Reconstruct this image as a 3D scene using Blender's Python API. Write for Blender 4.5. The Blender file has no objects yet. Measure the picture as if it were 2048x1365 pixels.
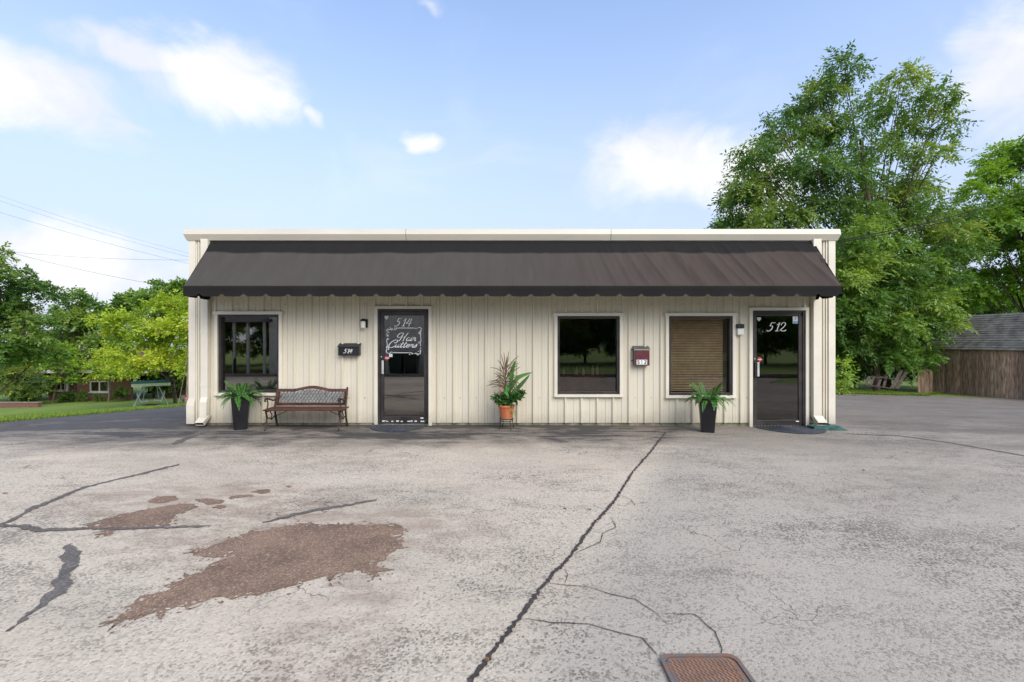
import bpy, math, random
import numpy as np
from mathutils import Vector, Matrix

sc = bpy.context.scene
R = math.radians
# ------------------------------------------------------------------ camera, sky, sun, exposure
CAMH, F, D = 1.59, 967.1, 9.14          # eye height, focal length in photo pixels, distance to the shop front
cam = bpy.data.cameras.new('camera'); camo = bpy.data.objects.new('camera', cam)
sc.collection.objects.link(camo); sc.camera = camo
camo.location = (0, 0, CAMH); camo.rotation_euler = (R(90), 0, 0)
cam.lens = 17.0; cam.sensor_width = 36; cam.clip_end = 3000; cam.clip_start = 0.05
sc.view_settings.view_transform = 'Standard'; sc.view_settings.look = 'None'
sc.view_settings.gamma = 1; sc.view_settings.use_curve_mapping = False
sc.view_settings.exposure = 1.16
SUN = Vector((0.50, -0.78, 0.80)).normalized()     # high, veiled by thin cloud, behind the photographer's right shoulder
sl = bpy.data.lights.new('sun', 'SUN'); sl.energy = 1.5; sl.angle = R(50); sl.color = (1, .945, .85)
so = bpy.data.objects.new('sun', sl); sc.collection.objects.link(so)
so.rotation_euler = SUN.to_track_quat('Z', 'Y').to_euler(); so.location = (8, 8, 30)
SKY = 0.122
wd = bpy.data.worlds.new('World'); sc.world = wd; wd.use_nodes = True

class NT:
    def __init__(s, tree): s.t = tree; s.n = tree.nodes; s.l = tree.links
    def new(s, typ, **kw):
        n = s.n.new(typ)
        for k, v in kw.items():
            if k.startswith('i_'):
                key = k[2:]
                key = int(key) if key.isdigit() else key.replace('_', ' ')
                s.put(n.inputs[key], v)
            else: setattr(n, k, v)
        return n
    def put(s, sock, v):
        if hasattr(v, 'is_output') or isinstance(v, bpy.types.NodeSocket): s.l.new(v, sock)
        else:
            if sock.type == 'RGBA' and isinstance(v, (tuple, list)) and len(v) == 3: v = (*v, 1)
            sock.default_value = v
    def math(s, op, a, b=None, c=None, clamp=False):
        n = s.n.new('ShaderNodeMath'); n.operation = op; n.use_clamp = clamp
        for i, v in enumerate((a, b, c)):
            if v is not None: s.put(n.inputs[i], v)
        return n.outputs[0]
    def vmath(s, op, a, b=None):
        n = s.n.new('ShaderNodeVectorMath'); n.operation = op
        s.put(n.inputs[0], a)
        if b is not None: s.put(n.inputs[1], b)
        return n.outputs['Value'] if op in ('LENGTH', 'DOT_PRODUCT') else n.outputs[0]
    def mix(s, f, a, b, blend='MIX'):
        n = s.n.new('ShaderNodeMix'); n.data_type = 'RGBA'; n.blend_type = blend
        s.put(n.inputs[0], f); s.put(n.inputs[6], a); s.put(n.inputs[7], b)
        return n.outputs[2]
    def smooth(s, v, a, b, lo=0.0, hi=1.0):
        n = s.n.new('ShaderNodeMapRange'); n.interpolation_type = 'SMOOTHSTEP'
        s.put(n.inputs[0], v); n.inputs[1].default_value = a; n.inputs[2].default_value = b
        n.inputs[3].default_value = lo; n.inputs[4].default_value = hi
        return n.outputs[0]
    def noise(s, vec, scale, detail=4, rough=.55, dist=0.0):
        n = s.n.new('ShaderNodeTexNoise'); s.put(n.inputs['Vector'], vec)
        n.inputs['Scale'].default_value = scale; n.inputs['Detail'].default_value = detail
        n.inputs['Roughness'].default_value = rough; n.inputs['Distortion'].default_value = dist
        return n.outputs[0]
    def voro(s, vec, scale, feature='F1', out=0):
        n = s.n.new('ShaderNodeTexVoronoi'); n.feature = feature; s.put(n.inputs['Vector'], vec)
        n.inputs['Scale'].default_value = scale
        return n.outputs[out]

# sky: clear-air model plus cumulus spread over the whole dome
w = NT(wd.node_tree)
bg = w.n['Background']
sky = w.new('ShaderNodeTexSky', sky_type='NISHITA', sun_disc=False, sun_elevation=math.asin(SUN.z),
            sun_rotation=math.atan2(SUN.x, SUN.y), air_density=1.0, dust_density=0.6, ozone_density=2.2)
direc = w.new('ShaderNodeTexCoord').outputs['Generated']
def pxdir(px, py):
    v = Vector((px - 1024, F, 682 - py)); return v.normalized()
CL = [(40, 160, 240, 110), (250, 245, 75, 26), (450, 165, 165, 105), (310, 100, 150, 45), (150, 60, 90, 35),
      (630, 245, 28, 26), (820, 272, 62, 22), (1340, 345, 190, 92), (1470, 360, 180, 80),
      (130, 540, 340, 90), (2090, 130, 150, 170), (890, 2, 50, 10)]
wob = w.new('ShaderNodeTexNoise', i_Scale=5.0, i_Detail=3.0, i_Roughness=.6); w.put(wob.inputs['Vector'], direc)
wv = w.vmath('MULTIPLY', w.vmath('SUBTRACT', wob.outputs[1], (.5, .5, .5)), (.16, .16, .12))
dw = w.vmath('ADD', direc, wv)
tot = None
items = []
for (px, py, rx, ry) in CL:
    c = pxdir(px, py); k = c.y
    items.append((c, rx / F * k, ry / F * k))
for c, a, b in items:
    ln = w.vmath('LENGTH', w.vmath('MULTIPLY', w.vmath('SUBTRACT', dw, tuple(c)), (1 / a, 1 / a, 1 / b)))
    v = w.smooth(ln, 1.45, 0.1, 0, 1.0 if a > .07 else .72)
    tot = v if tot is None else w.math('MAXIMUM', tot, v)
sep = w.new('ShaderNodeSeparateXYZ'); w.put(sep.inputs[0], direc)
rest = w.smooth(w.noise(direc, 2.6, 3, .5), .47, .68)      # the same broken cumulus round the rest of the dome
rest = w.math('MULTIPLY', rest, w.smooth(w.math('SUBTRACT', sep.outputs[1], w.math('MULTIPLY', sep.outputs[2], .55)), .42, .22))
tot = w.math('MAXIMUM', tot, rest)
fb = w.noise(w.vmath('MULTIPLY', direc, (1, 1, 1.5)), 7, 7, .62, .6)
dens = w.math('ADD', tot, w.math('MULTIPLY', w.math('SUBTRACT', fb, .5), 1.5))
cm = w.smooth(dens, .16, 1.0)
cm = w.math('MULTIPLY', cm, w.smooth(tot, 0.0, .25))
wisp = w.math('MULTIPLY', w.smooth(w.noise(w.vmath('MULTIPLY', direc, (1, 1, 2.2)), 2.2, 7, .6, .8), .5, .8), .30)
cm = w.math('MAXIMUM', cm, wisp)
skyc = w.mix(1.0, sky.outputs[0], (1.40, 1.29, 1.24), 'MULTIPLY')
hz = w.smooth(sep.outputs[2], .72, .02, 0, .93)
skyc = w.mix(hz, skyc, (2.25, 2.5, 3.35))
cshade = w.mix(w.smooth(w.noise(direc, 5, 5, .6, .4), .38, .66), (3.98, 3.98, 4.0), (3.2, 3.32, 3.7))
final = w.mix(cm, skyc, cshade)
w.put(bg.inputs['Color'], final); bg.inputs['Strength'].default_value = SKY
sc.cycles.use_denoising = True
wd.cycles.sampling_method = 'MANUAL'; wd.cycles.sample_map_resolution = 256
sc.cycles.max_bounces = 6; sc.cycles.transparent_max_bounces = 10; sc.cycles.diffuse_bounces = 4
sc.cycles.caustics_reflective = False; sc.cycles.caustics_refractive = False

# ------------------------------------------------------------------ helpers
def wall_x(px, o=0.0): return (px - 1024) * (D - o) / F
def wall_z(py, o=0.0): return CAMH + (682 - py) * (D - o) / F
def P(px, py, d): return Vector(((px - 1024) * d / F, d, CAMH + (682 - py) * d / F))
def lerp_t(tab, s):
    return float(np.interp(s, [a for a, _ in tab], [b for _, b in tab]))
TL = [(0, 0), (3, -.13), (9.25, -.775), (12.9, -1.10), (33.9, -3.26), (44.6, -3.6), (90, -4.2), (400, -4.5)]
TR = [(0, 0), (4, -.12), (14.2, -.70), (22, -1.0), (60, -1.8), (400, -2.5)]
def T(x, y):
    a = -(x + 6.6) * .62 + (y - 9.2) * .78
    b = (x - 6.6) * .64 + (y - 9.2) * .77
    return lerp_t(TL, max(0, a)) + lerp_t(TR, max(0, b)) - .005 * max(0, min(x, 8))
def G(px, py, up=0.0):                     # point of the ground seen at a pixel
    d0, d1 = 1.0, None
    d = 1.0
    while d < 200:
        p = P(px, py, d)
        if p.z <= T(p.x, p.y): d1 = d; break
        d0 = d; d += .05 * max(1, d * .1)
    if d1 is None: d1 = 200
    for _ in range(24):
        m = (d0 + d1) / 2; p = P(px, py, m)
        if p.z <= T(p.x, p.y): d1 = m
        else: d0 = m
    p = P(px, py, d1); p.z = T(p.x, p.y) + up
    return p

ORG = {}
def tag(o, label=None, cat=None, group=None, kind=None):
    if label: o['label'] = label
    if cat: o['category'] = cat
    if group: o['group'] = group
    if kind: o['kind'] = kind
    return o
def empty(name, loc, label=None, cat=None, group=None):
    o = bpy.data.objects.new(name, None); sc.collection.objects.link(o); o.empty_display_size = .1
    o.location = loc; ORG[o.name] = Vector(loc)
    return tag(o, label, cat, group)
def node(name, parent):                   # an empty part that groups sub-parts
    o = bpy.data.objects.new(name, None); sc.collection.objects.link(o); o.empty_display_size = .05
    o.parent = parent; ORG[o.name] = ORG[parent.name]
    return o
def link(name, me, parent=None, loc=(0, 0, 0)):
    o = bpy.data.objects.new(name, me); sc.collection.objects.link(o); o.location = loc
    if parent is not None: o.parent = parent; ORG[o.name] = ORG[parent.name]
    else: ORG[o.name] = Vector(loc)
    return o
class MB:
    def __init__(s): s.v = []; s.f = []; s.m = []
    def add(s, vs, fs):
        b = len(s.v); s.v += [tuple(v) for v in vs]; s.f += [tuple(b + i for i in f) for f in fs]; return s
    def box(s, x0, x1, y0, y1, z0, z1):
        return s.add([(x0, y0, z0), (x1, y0, z0), (x1, y1, z0), (x0, y1, z0), (x0, y0, z1), (x1, y0, z1), (x1, y1, z1), (x0, y1, z1)],
                     [(0, 3, 2, 1), (4, 5, 6, 7), (0, 1, 5, 4), (1, 2, 6, 5), (2, 3, 7, 6), (3, 0, 4, 7)])
    def bar(s, a, b, wx, wy, up=(0, 0, 1)):
        a, b = Vector(a), Vector(b); t = (b - a).normalized(); u = Vector(up)
        if abs(t.dot(u)) > .98: u = Vector((0, 1, 0))
        n1 = t.cross(u).normalized(); n2 = t.cross(n1).normalized()
        vs = []
        for p in (a, b):
            for i, j in ((-1, -1), (1, -1), (1, 1), (-1, 1)): vs.append(p + n1 * i * wx / 2 + n2 * j * wy / 2)
        return s.add(vs, [(0, 3, 2, 1), (4, 5, 6, 7), (0, 1, 5, 4), (1, 2, 6, 5), (2, 3, 7, 6), (3, 0, 4, 7)])
    def tube(s, pts, rad, n=8, cap=True):
        pts = [Vector(p) for p in pts]; m = len(pts)
        if not hasattr(rad, '__len__'): rad = [rad] * m
        rings = []; ref = None
        for i, p in enumerate(pts):
            t = (pts[min(i + 1, m - 1)] - pts[max(i - 1, 0)]).normalized()
            if ref is None: ref = Vector((0, 0, 1)) if abs(t.z) < .9 else Vector((1, 0, 0))
            n1 = (ref - t * ref.dot(t)).normalized(); n2 = t.cross(n1); ref = n1
            rings.append([p + (n1 * math.cos(a) + n2 * math.sin(a)) * rad[i] for a in [2 * math.pi * k / n for k in range(n)]])
        vs = [v for r in rings for v in r]
        fs = [(i * n + k, i * n + (k + 1) % n, (i + 1) * n + (k + 1) % n, (i + 1) * n + k) for i in range(m - 1) for k in range(n)]
        if cap: fs += [tuple(range(n))[::-1], tuple((m - 1) * n + k for k in range(n))]
        return s.add(vs, fs)
    def lathe(s, c, prof, n=24):
        c = Vector(c); vs = []; m = len(prof)
        for r, z in prof:
            for k in range(n):
                a = 2 * math.pi * k / n; vs.append(c + Vector((r * math.cos(a), r * math.sin(a), z)))
        fs = [(i * n + k, i * n + (k + 1) % n, (i + 1) * n + (k + 1) % n, (i + 1) * n + k) for i in range(m - 1) for k in range(n)]
        fs += [tuple(range(n))[::-1], tuple((m - 1) * n + k for k in range(n))]
        return s.add(vs, fs)
    def build(s, name, mat, parent=None, smooth=False, loc=None, bevel=0):
        org = ORG[parent.name] if parent is not None else Vector(loc if loc is not None else (0, 0, 0))
        me = bpy.data.meshes.new(name)
        me.from_pydata([(a - org.x, b - org.y, c - org.z) for a, b, c in s.v], [], s.f); me.update()
        me.materials.append(mat)
        if smooth: me.polygons.foreach_set('use_smooth', [True] * len(me.polygons))
        o = link(name, me, parent, (0, 0, 0) if parent is not None else org)
        if bevel:
            bv = o.modifiers.new('edge', 'BEVEL'); bv.width = bevel; bv.segments = 2; bv.limit_method = 'ANGLE'
        return o
def crom(pts, n=6):
    pts = [Vector(p) for p in pts]; out = []
    for i in range(len(pts) - 1):
        p0 = pts[max(i - 1, 0)]; p1 = pts[i]; p2 = pts[i + 1]; p3 = pts[min(i + 2, len(pts) - 1)]
        for k in range(n):
            t = k / n
            out.append(.5 * ((2 * p1) + (p2 - p0) * t + (2 * p0 - 5 * p1 + 4 * p2 - p3) * t * t + (3 * p1 - p0 - 3 * p2 + p3) * t ** 3))
    out.append(pts[-1]); return out

# ------------------------------------------------------------------ materials
M = {}
def pmat(name, col, rough=.6, metal=0.0, var=.15, scale=6.0, bump=0.0, bscale=None, col2=None, stretch=(1, 1, 1), spec=None, rnd=0.0):
    m = bpy.data.materials.new(name); m.use_nodes = True; t = NT(m.node_tree); p = t.n['Principled BSDF']
    co = t.new('ShaderNodeTexCoord').outputs['Object']
    co = t.vmath('MULTIPLY', co, stretch)
    nz = t.noise(co, scale, 6, .6)
    c2 = col2 if col2 else tuple(max(0, c * (1 - 2.2 * var)) for c in col)
    c1 = col if col2 else tuple(min(1, c * (1 + var)) for c in col)
    c = t.mix(t.smooth(nz, .3, .7), c2, c1)
    if rnd:
        oi = t.new('ShaderNodeObjectInfo').outputs['Random']
        c = t.mix(1.0, c, t.new('ShaderNodeCombineColor', i_0=t.math('ADD', t.math('MULTIPLY', oi, rnd), 1 - rnd / 2), i_1=t.math('ADD', t.math('MULTIPLY', oi, rnd), 1 - rnd / 2), i_2=t.math('ADD', t.math('MULTIPLY', oi, rnd), 1 - rnd / 2)).outputs[0], 'MULTIPLY')
    t.put(p.inputs['Base Color'], c); p.inputs['Metallic'].default_value = metal
    t.put(p.inputs['Roughness'], t.smooth(nz, .2, .8, max(.02, rough - .08), min(1, rough + .08)))
    if spec is not None: p.inputs['Specular IOR Level'].default_value = spec
    if bump:
        b = t.new('ShaderNodeBump', i_Strength=bump, i_Distance=.01); t.put(b.inputs['Height'], t.noise(co, bscale or scale * 8, 4, .6))
        t.put(p.inputs['Normal'], b.outputs[0])
    M[name] = m; return m
pmat('siding', (.675, .625, .50), .42, 0, .035, 1.2, .03, 3, stretch=(1, 1, .15))
pmat('trim', (.72, .675, .565), .42, 0, .03, 2)
pmat('fascia', (.63, .585, .49), .4, 0, .04, 1.5, stretch=(.4, 1, 1))
pmat('foundation', (.30, .27, .21), .95, 0, .3, 5, .5, col2=(.10, .11, .045))
pmat('bronze', (.045, .038, .036), .42, .2, .2, 4)
pmat('black_metal', (.012, .014, .018), .45, .2, .2, 8)
pmat('black_plastic', (.011, .012, .015), .38, 0, .2, 5)
pmat('alu', (.75, .75, .73), .35, .7, .05, 9)
pmat('white', (.80, .80, .78), .5, 0, .03, 5)
pmat('frost', (.78, .77, .72), .3, 0, .03, 5)
pmat('redsticker', (.55, .05, .07), .5, 0, .1, 20)
pmat('blue', (.12, .33, .52), .5, 0, .1, 20)
pmat('pale', (.62, .66, .66), .5, 0, .05, 20)
pmat('maroon', (.115, .016, .026), .45, 0, .1, 8)
pmat('greymetal', (.16, .17, .15), .45, .5, .15, 8)
pmat('wood_red', (.085, .028, .017), .5, 0, .3, 14, .2, stretch=(.25, 1, 1))
pmat('iron', (.075, .035, .024), .6, .3, .45, 20)
pmat('lattice', (.10, .135, .175), .5, .2, .2, 20)
pmat('terracotta', (.52, .16, .065), .85, 0, .12, 8, .2)
pmat('soil', (.03, .02, .013), .95, 0, .3, 30, .6)
pmat('mat_rubber', (.055, .062, .075), .8, 0, .2, 30, .8, 120)
pmat('splash_green', (.035, .125, .11), .6, 0, .25, 10)
pmat('rust', (.42, .19, .085), .85, 0, .2, 14, .5, 60, col2=(.19, .12, .085))
pmat('cast', (.13, .12, .115), .8, 0, .3, 16, .4, 80, col2=(.21, .11, .065))
pmat('plank', (.60, .42, .31), .9, 0, .2, 7, .4, 25, col2=(.24, .13, .085), stretch=(3, 3, .35), rnd=.7)
pmat('shingle', (.19, .19, .165), .95, 0, .2, 3, .5, 30, col2=(.095, .086, .08), rnd=.3)
pmat('oldwood', (.11, .085, .065), .9, 0, .3, 12, .3)
pmat('bark', (.085, .06, .042), .95, 0, .3, 9, .7, 20, stretch=(1, 1, .3))
pmat('pale_bark', (.22, .17, .12), .95, 0, .3, 9, .5, 20)
pmat('wire', (.02, .02, .022), .95, 0, .1, 3, spec=.05)
pmat('pole_wood', (.30, .23, .16), .9, 0, .25, 8, .3, stretch=(1, 1, .2))
pmat('house_roof', (.16, .095, .08), .95, 0, .2, 6, .3)
pmat('house_trim', (.55, .53, .50), .7, 0, .05, 4)
pmat('dark', (.01, .01, .01), .9, 0, .1, 4)
pmat('interior', (.42, .37, .30), .9, 0, .05, 3)
pmat('teal', (.10, .38, .33), .9, 0, .08, 3)
pmat('cabinet', (.34, .14, .07), .6, 0, .2, 6)
pmat('floor_tile', (.12, .11, .10), .6, 0, .1, 4)
pmat('blind', (.58, .42, .25), .55, 0, .12, 10)
pmat('swing_green', (.012, .13, .06), .7, 0, .15, 4)
pmat('bin_green', (.008, .03, .018), .6, 0, .15, 4)
pmat('swing_frame', (.38, .50, .45), .5, .2, .1, 9)
pmat('swing_white', (.80, .80, .74), .7, 0, .08, 9)
pmat('neighbour_wall', (.74, .68, .60), .9, 0, .08, 5, .3)
pmat('neighbour_roof', (.085, .07, .068), .9, 0, .2, 7)
pmat('kerb', (.28, .22, .17), .9, 0, .15, 6)
pmat('leaf_litter', (.32, .15, .05), .8, 0, .3, 30)
pmat('pink', (.6, .16, .14), .6, 0, .1, 9)

def grime(name):
    m = M[name]; t = NT(m.node_tree); p = t.n['Principled BSDF']; src_ = p.inputs['Base Color'].links[0].from_socket
    co = t.new('ShaderNodeTexCoord').outputs['Object']; sx = t.new('ShaderNodeSeparateXYZ'); t.put(sx.inputs[0], co)
    nz = t.noise(co, 5, 6, .65); st = t.noise(t.vmath('MULTIPLY', co, (9, 1, .35)), 2.0, 5, .6)
    low = t.smooth(t.math('SUBTRACT', sx.outputs[2], t.math('MULTIPLY', nz, .34)), .16, -.16)
    c = t.mix(t.math('MULTIPLY', low, .42), src_, (.32, .285, .21))
    c = t.mix(t.math('MULTIPLY', t.smooth(st, .58, .8), .10), c, (.42, .37, .28))
    t.put(p.inputs['Base Color'], c)
grime('siding'); grime('trim')
def brick_mat():
    m = bpy.data.materials.new('brick'); m.use_nodes = True; t = NT(m.node_tree); p = t.n['Principled BSDF']
    co = t.new('ShaderNodeTexCoord').outputs['Object']
    mp = t.new('ShaderNodeMapping'); mp.inputs['Rotation'].default_value = (R(90), 0, 0); t.put(mp.inputs[0], co)
    b = t.new('ShaderNodeTexBrick'); t.put(b.inputs['Vector'], mp.outputs[0]); b.inputs['Scale'].default_value = 4.5
    b.inputs['Color1'].default_value = (.20, .075, .05, 1); b.inputs['Color2'].default_value = (.13, .055, .04, 1)
    b.inputs['Mortar'].default_value = (.24, .20, .17, 1); b.inputs['Mortar Size'].default_value = .018
    t.put(p.inputs['Base Color'], t.mix(.35, b.outputs[0], t.mix(t.noise(co, 3, 5), (.09, .04, .03), (.3, .14, .10))))
    p.inputs['Roughness'].default_value = .9; M['brick'] = m
brick_mat()

def glass_mat(name, tint, k):
    m = bpy.data.materials.new(name); m.use_nodes = True; t = NT(m.node_tree)
    for n in list(t.n):
        if n.type == 'BSDF_PRINCIPLED': t.n.remove(n)
    out = t.n['Material Output']
    tr = t.new('ShaderNodeBsdfTransparent'); tr.inputs[0].default_value = (*tint, 1)
    gl = t.new('ShaderNodeBsdfGlossy'); gl.inputs['Roughness'].default_value = 0.0; gl.inputs['Color'].default_value = (1, .98, .95, 1)
    co = t.new('ShaderNodeTexCoord').outputs['Object']
    b = t.new('ShaderNodeBump', i_Strength=.012, i_Distance=.05); t.put(b.inputs['Height'], t.noise(co, 1.3, 2))
    t.put(gl.inputs['Normal'], b.outputs[0])
    fr = t.new('ShaderNodeFresnel', i_IOR=1.5)
    mx = t.new('ShaderNodeMixShader'); t.put(mx.inputs[0], t.math('MULTIPLY', fr.outputs[0], k, clamp=True))
    t.l.new(tr.outputs[0], mx.inputs[1]); t.l.new(gl.outputs[0], mx.inputs[2]); t.l.new(mx.outputs[0], out.inputs[0])
    M[name] = m
glass_mat('glass', (.62, .6, .57), 2.0)
glass_mat('glass_clear', (.95, .94, .92), .9)
glass_mat('glass_mirror', (.55, .53, .5), 4.5)
glass_mat('glass_dark', (.3, .29, .28), 2.6)

def leaf_mat(name, dark, mid, light, trans=.35):
    m = bpy.data.materials.new(name); m.use_nodes = True; t = NT(m.node_tree); p = t.n['Principled BSDF']; out = t.n['Material Output']
    at = t.new('ShaderNodeAttribute', attribute_name='tint')
    f = at.outputs['Fac']
    c = t.mix(t.smooth(f, .0, .55), dark, mid); c = t.mix(t.smooth(f, .55, 1.0), c, light)
    t.put(p.inputs['Base Color'], c); p.inputs['Roughness'].default_value = .5; p.inputs['Specular IOR Level'].default_value = .35
    tl = t.new('ShaderNodeBsdfTranslucent'); t.put(tl.inputs[0], t.mix(1.0, c, (1.5, 1.35, .6), 'MULTIPLY'))
    mx = t.new('ShaderNodeMixShader'); mx.inputs[0].default_value = trans
    t.l.new(p.outputs[0], mx.inputs[1]); t.l.new(tl.outputs[0], mx.inputs[2]); t.l.new(mx.outputs[0], out.inputs[0])
    M[name] = m
leaf_mat('leaf_deep', (.075, .155, .03), (.13, .255, .045), (.28, .40, .07), .4)
leaf_mat('leaf_mid', (.075, .165, .038), (.15, .27, .055), (.32, .40, .085), .4)
leaf_mat('leaf_yellow', (.20, .33, .03), (.41, .53, .055), (.62, .62, .08), .4)
leaf_mat('leaf_lime', (.12, .24, .03), (.25, .42, .045), (.44, .53, .06), .4)
leaf_mat('leaf_fern', (.04, .12, .025), (.075, .21, .04), (.14, .30, .06), .25)
leaf_mat('leaf_dusky', (.09, .06, .035), (.13, .09, .05), (.17, .14, .07), .2)
leaf_mat('leaf_mimosa', (.08, .14, .04), (.17, .25, .05), (.58, .46, .04), .4)
leaf_mat('grass_blade', (.09, .17, .025), (.16, .27, .035), (.30, .36, .06), .3)

def ground_mat():
    m = bpy.data.materials.new('grass'); m.use_nodes = True; t = NT(m.node_tree); p = t.n['Principled BSDF']
    co = t.new('ShaderNodeTexCoord').outputs['Object']
    a = t.noise(co, .25, 6, .6); b = t.noise(co, 6, 6, .7); c = t.noise(co, 40, 3, .7)
    col = t.mix(t.smooth(a, .35, .65), (.12, .21, .03), (.21, .31, .045))
    col = t.mix(t.smooth(b, .35, .75), col, (.27, .34, .06))
    col = t.mix(t.math('MULTIPLY', t.smooth(c, .3, .7), .5), col, (.05, .10, .015))
    t.put(p.inputs['Base Color'], col); p.inputs['Roughness'].default_value = .95
    bm = t.new('ShaderNodeBump', i_Strength=.9, i_Distance=.05); t.put(bm.inputs['Height'], t.noise(co, 30, 5, .7)); t.put(p.inputs['Normal'], bm.outputs[0])
    M['grass'] = m
ground_mat()

def asphalt_mat():
    m = bpy.data.materials.new('asphalt'); m.use_nodes = True; t = NT(m.node_tree); p = t.n['Principled BSDF']
    co = t.new('ShaderNodeTexCoord').outputs['Object']
    sx = t.new('ShaderNodeSeparateXYZ'); t.put(sx.inputs[0], co); X, Y = sx.outputs[0], sx.outputs[1]
    wob = t.noise(co, .7, 5, .6)
    # broad zones: dark sealer left, darker band along the wall, greyer stone right of the construction joint
    big = t.noise(t.vmath('MULTIPLY', co, (.55, 1.1, 1)), .75, 7, .62, .5)
    med = t.noise(t.vmath('MULTIPLY', co, (.8, 1.6, 1)), 3.2, 6, .65, .3)
    fine = t.noise(co, 22, 5, .7)
    cell = t.voro(co, 75); cellc = t.new('ShaderNodeTexVoronoi', i_Scale=75.0); t.put(cellc.inputs['Vector'], co)
    cell2 = t.voro(co, 150)
    wallz = t.smooth(t.math('ADD', Y, t.math('MULTIPLY', t.math('SUBTRACT', wob, .5), 2.2)), 6.75, 8.15)   # asphalt darker towards the wall
    leftz = t.smooth(t.math('ADD', t.math('ADD', t.math('MULTIPLY', X, -.75), t.math('MULTIPLY', Y, .62)), t.math('MULTIPLY', t.math('SUBTRACT', wob, .5), 5.0)), 8.8, 12.6)
    joint = t.smooth(t.math('ADD', t.math('SUBTRACT', X, t.math('MULTIPLY', t.math('SUBTRACT', Y, 2.67), .465)), t.math('MULTIPLY', t.math('SUBTRACT', wob, .5), .12)), -.03, .55)
    wear = t.math('ADD', t.math('MULTIPLY', big, .75), t.math('MULTIPLY', med, .5))          # ~.62 mean
    dark_amt = t.smooth(wear, .52, .88)
    dark_amt = t.math('ADD', t.math('ADD', t.math('MULTIPLY', dark_amt, .46), .18), t.math('MULTIPLY', joint, .07))
    # pale aggregate showing through a dark binder
    lvl = t.math('ADD', t.math('MULTIPLY', cellc.outputs['Color'], .85), t.math('MULTIPLY', fine, .28))
    pit = t.smooth(t.math('SUBTRACT', t.math('ADD', lvl, t.math('MULTIPLY', cell2, .25)), dark_amt), .34, -.06)
    stone = t.mix(cellc.outputs['Color'], (.40, .345, .27), (.62, .54, .43))
    warm = t.smooth(t.noise(co, .9, 5, .6), .45, .7)
    stone = t.mix(t.math('MULTIPLY', warm, .55), stone, (.58, .475, .365))
    stone = t.mix(t.math('MULTIPLY', joint, .65), stone, (.34, .31, .265))
    rightfar = t.smooth(t.math('ADD', X, t.math('MULTIPLY', wob, 1.5)), 6.3, 9.0)
    stone = t.mix(t.math('MULTIPLY', rightfar, .5), stone, (.40, .335, .28))
    binder = t.mix(t.noise(co, 9, 4), (.042, .039, .037), (.088, .079, .071))
    ctr = t.math('ADD', .42, t.math('MULTIPLY', t.smooth(t.noise(co, .55, 4, .6), .38, .66), .42))
    col = t.mix(t.math('MULTIPLY', pit, ctr), stone, binder)
    tone = t.noise(t.vmath('MULTIPLY', co, (.7, 1.0, 1)), .42, 5, .6, .6)
    col = t.mix(t.math('MULTIPLY', t.smooth(tone, .42, .68), .42), col, (.26, .225, .18))
    col = t.mix(t.math('MULTIPLY', t.smooth(wear, .55, .85), .28), col, (.22, .19, .155))
    st1 = t.noise(t.vmath('MULTIPLY', co, (.5, 1.5, 1)), 1.1, 7, .68, .6)
    st2 = t.noise(t.vmath('MULTIPLY', co, (.6, 1.8, 1)), 4.0, 5, .65, .3)
    strk = t.smooth(t.math('ADD', t.math('MULTIPLY', st1, .65), t.math('MULTIPLY', st2, .35)), .40, .60)
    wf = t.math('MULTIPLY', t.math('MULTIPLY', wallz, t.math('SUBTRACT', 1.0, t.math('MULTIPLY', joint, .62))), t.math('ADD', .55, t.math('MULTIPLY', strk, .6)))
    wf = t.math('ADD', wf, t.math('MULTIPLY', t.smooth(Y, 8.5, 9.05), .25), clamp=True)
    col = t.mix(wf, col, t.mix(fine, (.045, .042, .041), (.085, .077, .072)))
    lf = t.math('MULTIPLY', leftz, t.math('ADD', .06, t.math('MULTIPLY', strk, .62)))
    col = t.mix(lf, col, t.mix(fine, (.085, .085, .09), (.14, .135, .135)))
    rf = t.math('MULTIPLY', rightfar, t.math('ADD', .02, t.math('MULTIPLY', strk, .38)))
    col = t.mix(rf, col, (.19, .165, .145))
    # faint brown wash round the worn patch
    e1 = t.smooth(t.vmath('LENGTH', t.vmath('MULTIPLY', t.vmath('SUBTRACT', co, (-.95, 2.75, 0)), (2.2, .9, 0))), 1.0, .2)
    col = t.mix(t.math('MULTIPLY', t.math('MULTIPLY', e1, t.smooth(med, .35, .65)), .6), col, (.26, .19, .145))
    for (cx_, cy_, sx_, sy_) in ((-1.75, 4.05, .62, 1.25), (-3.2, 4.9, .62, 1.5)):
        e2 = t.smooth(t.vmath('LENGTH', t.vmath('MULTIPLY', t.vmath('SUBTRACT', t.vmath('ADD', co, t.vmath('MULTIPLY', t.new('ShaderNodeCombineXYZ', i_0=wob, i_1=med).outputs[0], (.5, .5, 0))), (cx_ + .25, cy_ + .25, 0)), (sx_, sy_, 0))), 1.15, .55)
        col = t.mix(t.math('MULTIPLY', t.math('MULTIPLY', e2, t.smooth(med, .3, .7)), .75), col, (.30, .225, .165))
    # hairline cracking
    cv = t.new('ShaderNodeTexVoronoi', feature='DISTANCE_TO_EDGE', i_Scale=2.6); 
    wv2 = t.new('ShaderNodeTexNoise', i_Scale=5.0, i_Detail=4.0); t.put(wv2.inputs['Vector'], co)
    t.put(cv.inputs['Vector'], t.vmath('ADD', co, t.vmath('MULTIPLY', t.vmath('SUBTRACT', wv2.outputs[1], (.5, .5, .5)), (.35, .35, 0))))
    cr = t.math('MULTIPLY', t.smooth(cv.outputs[0], .011, .003), t.smooth(t.noise(co, .8, 3), .52, .62))
    col = t.mix(t.math('MULTIPLY', cr, .75), col, (.09, .075, .065))
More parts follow.
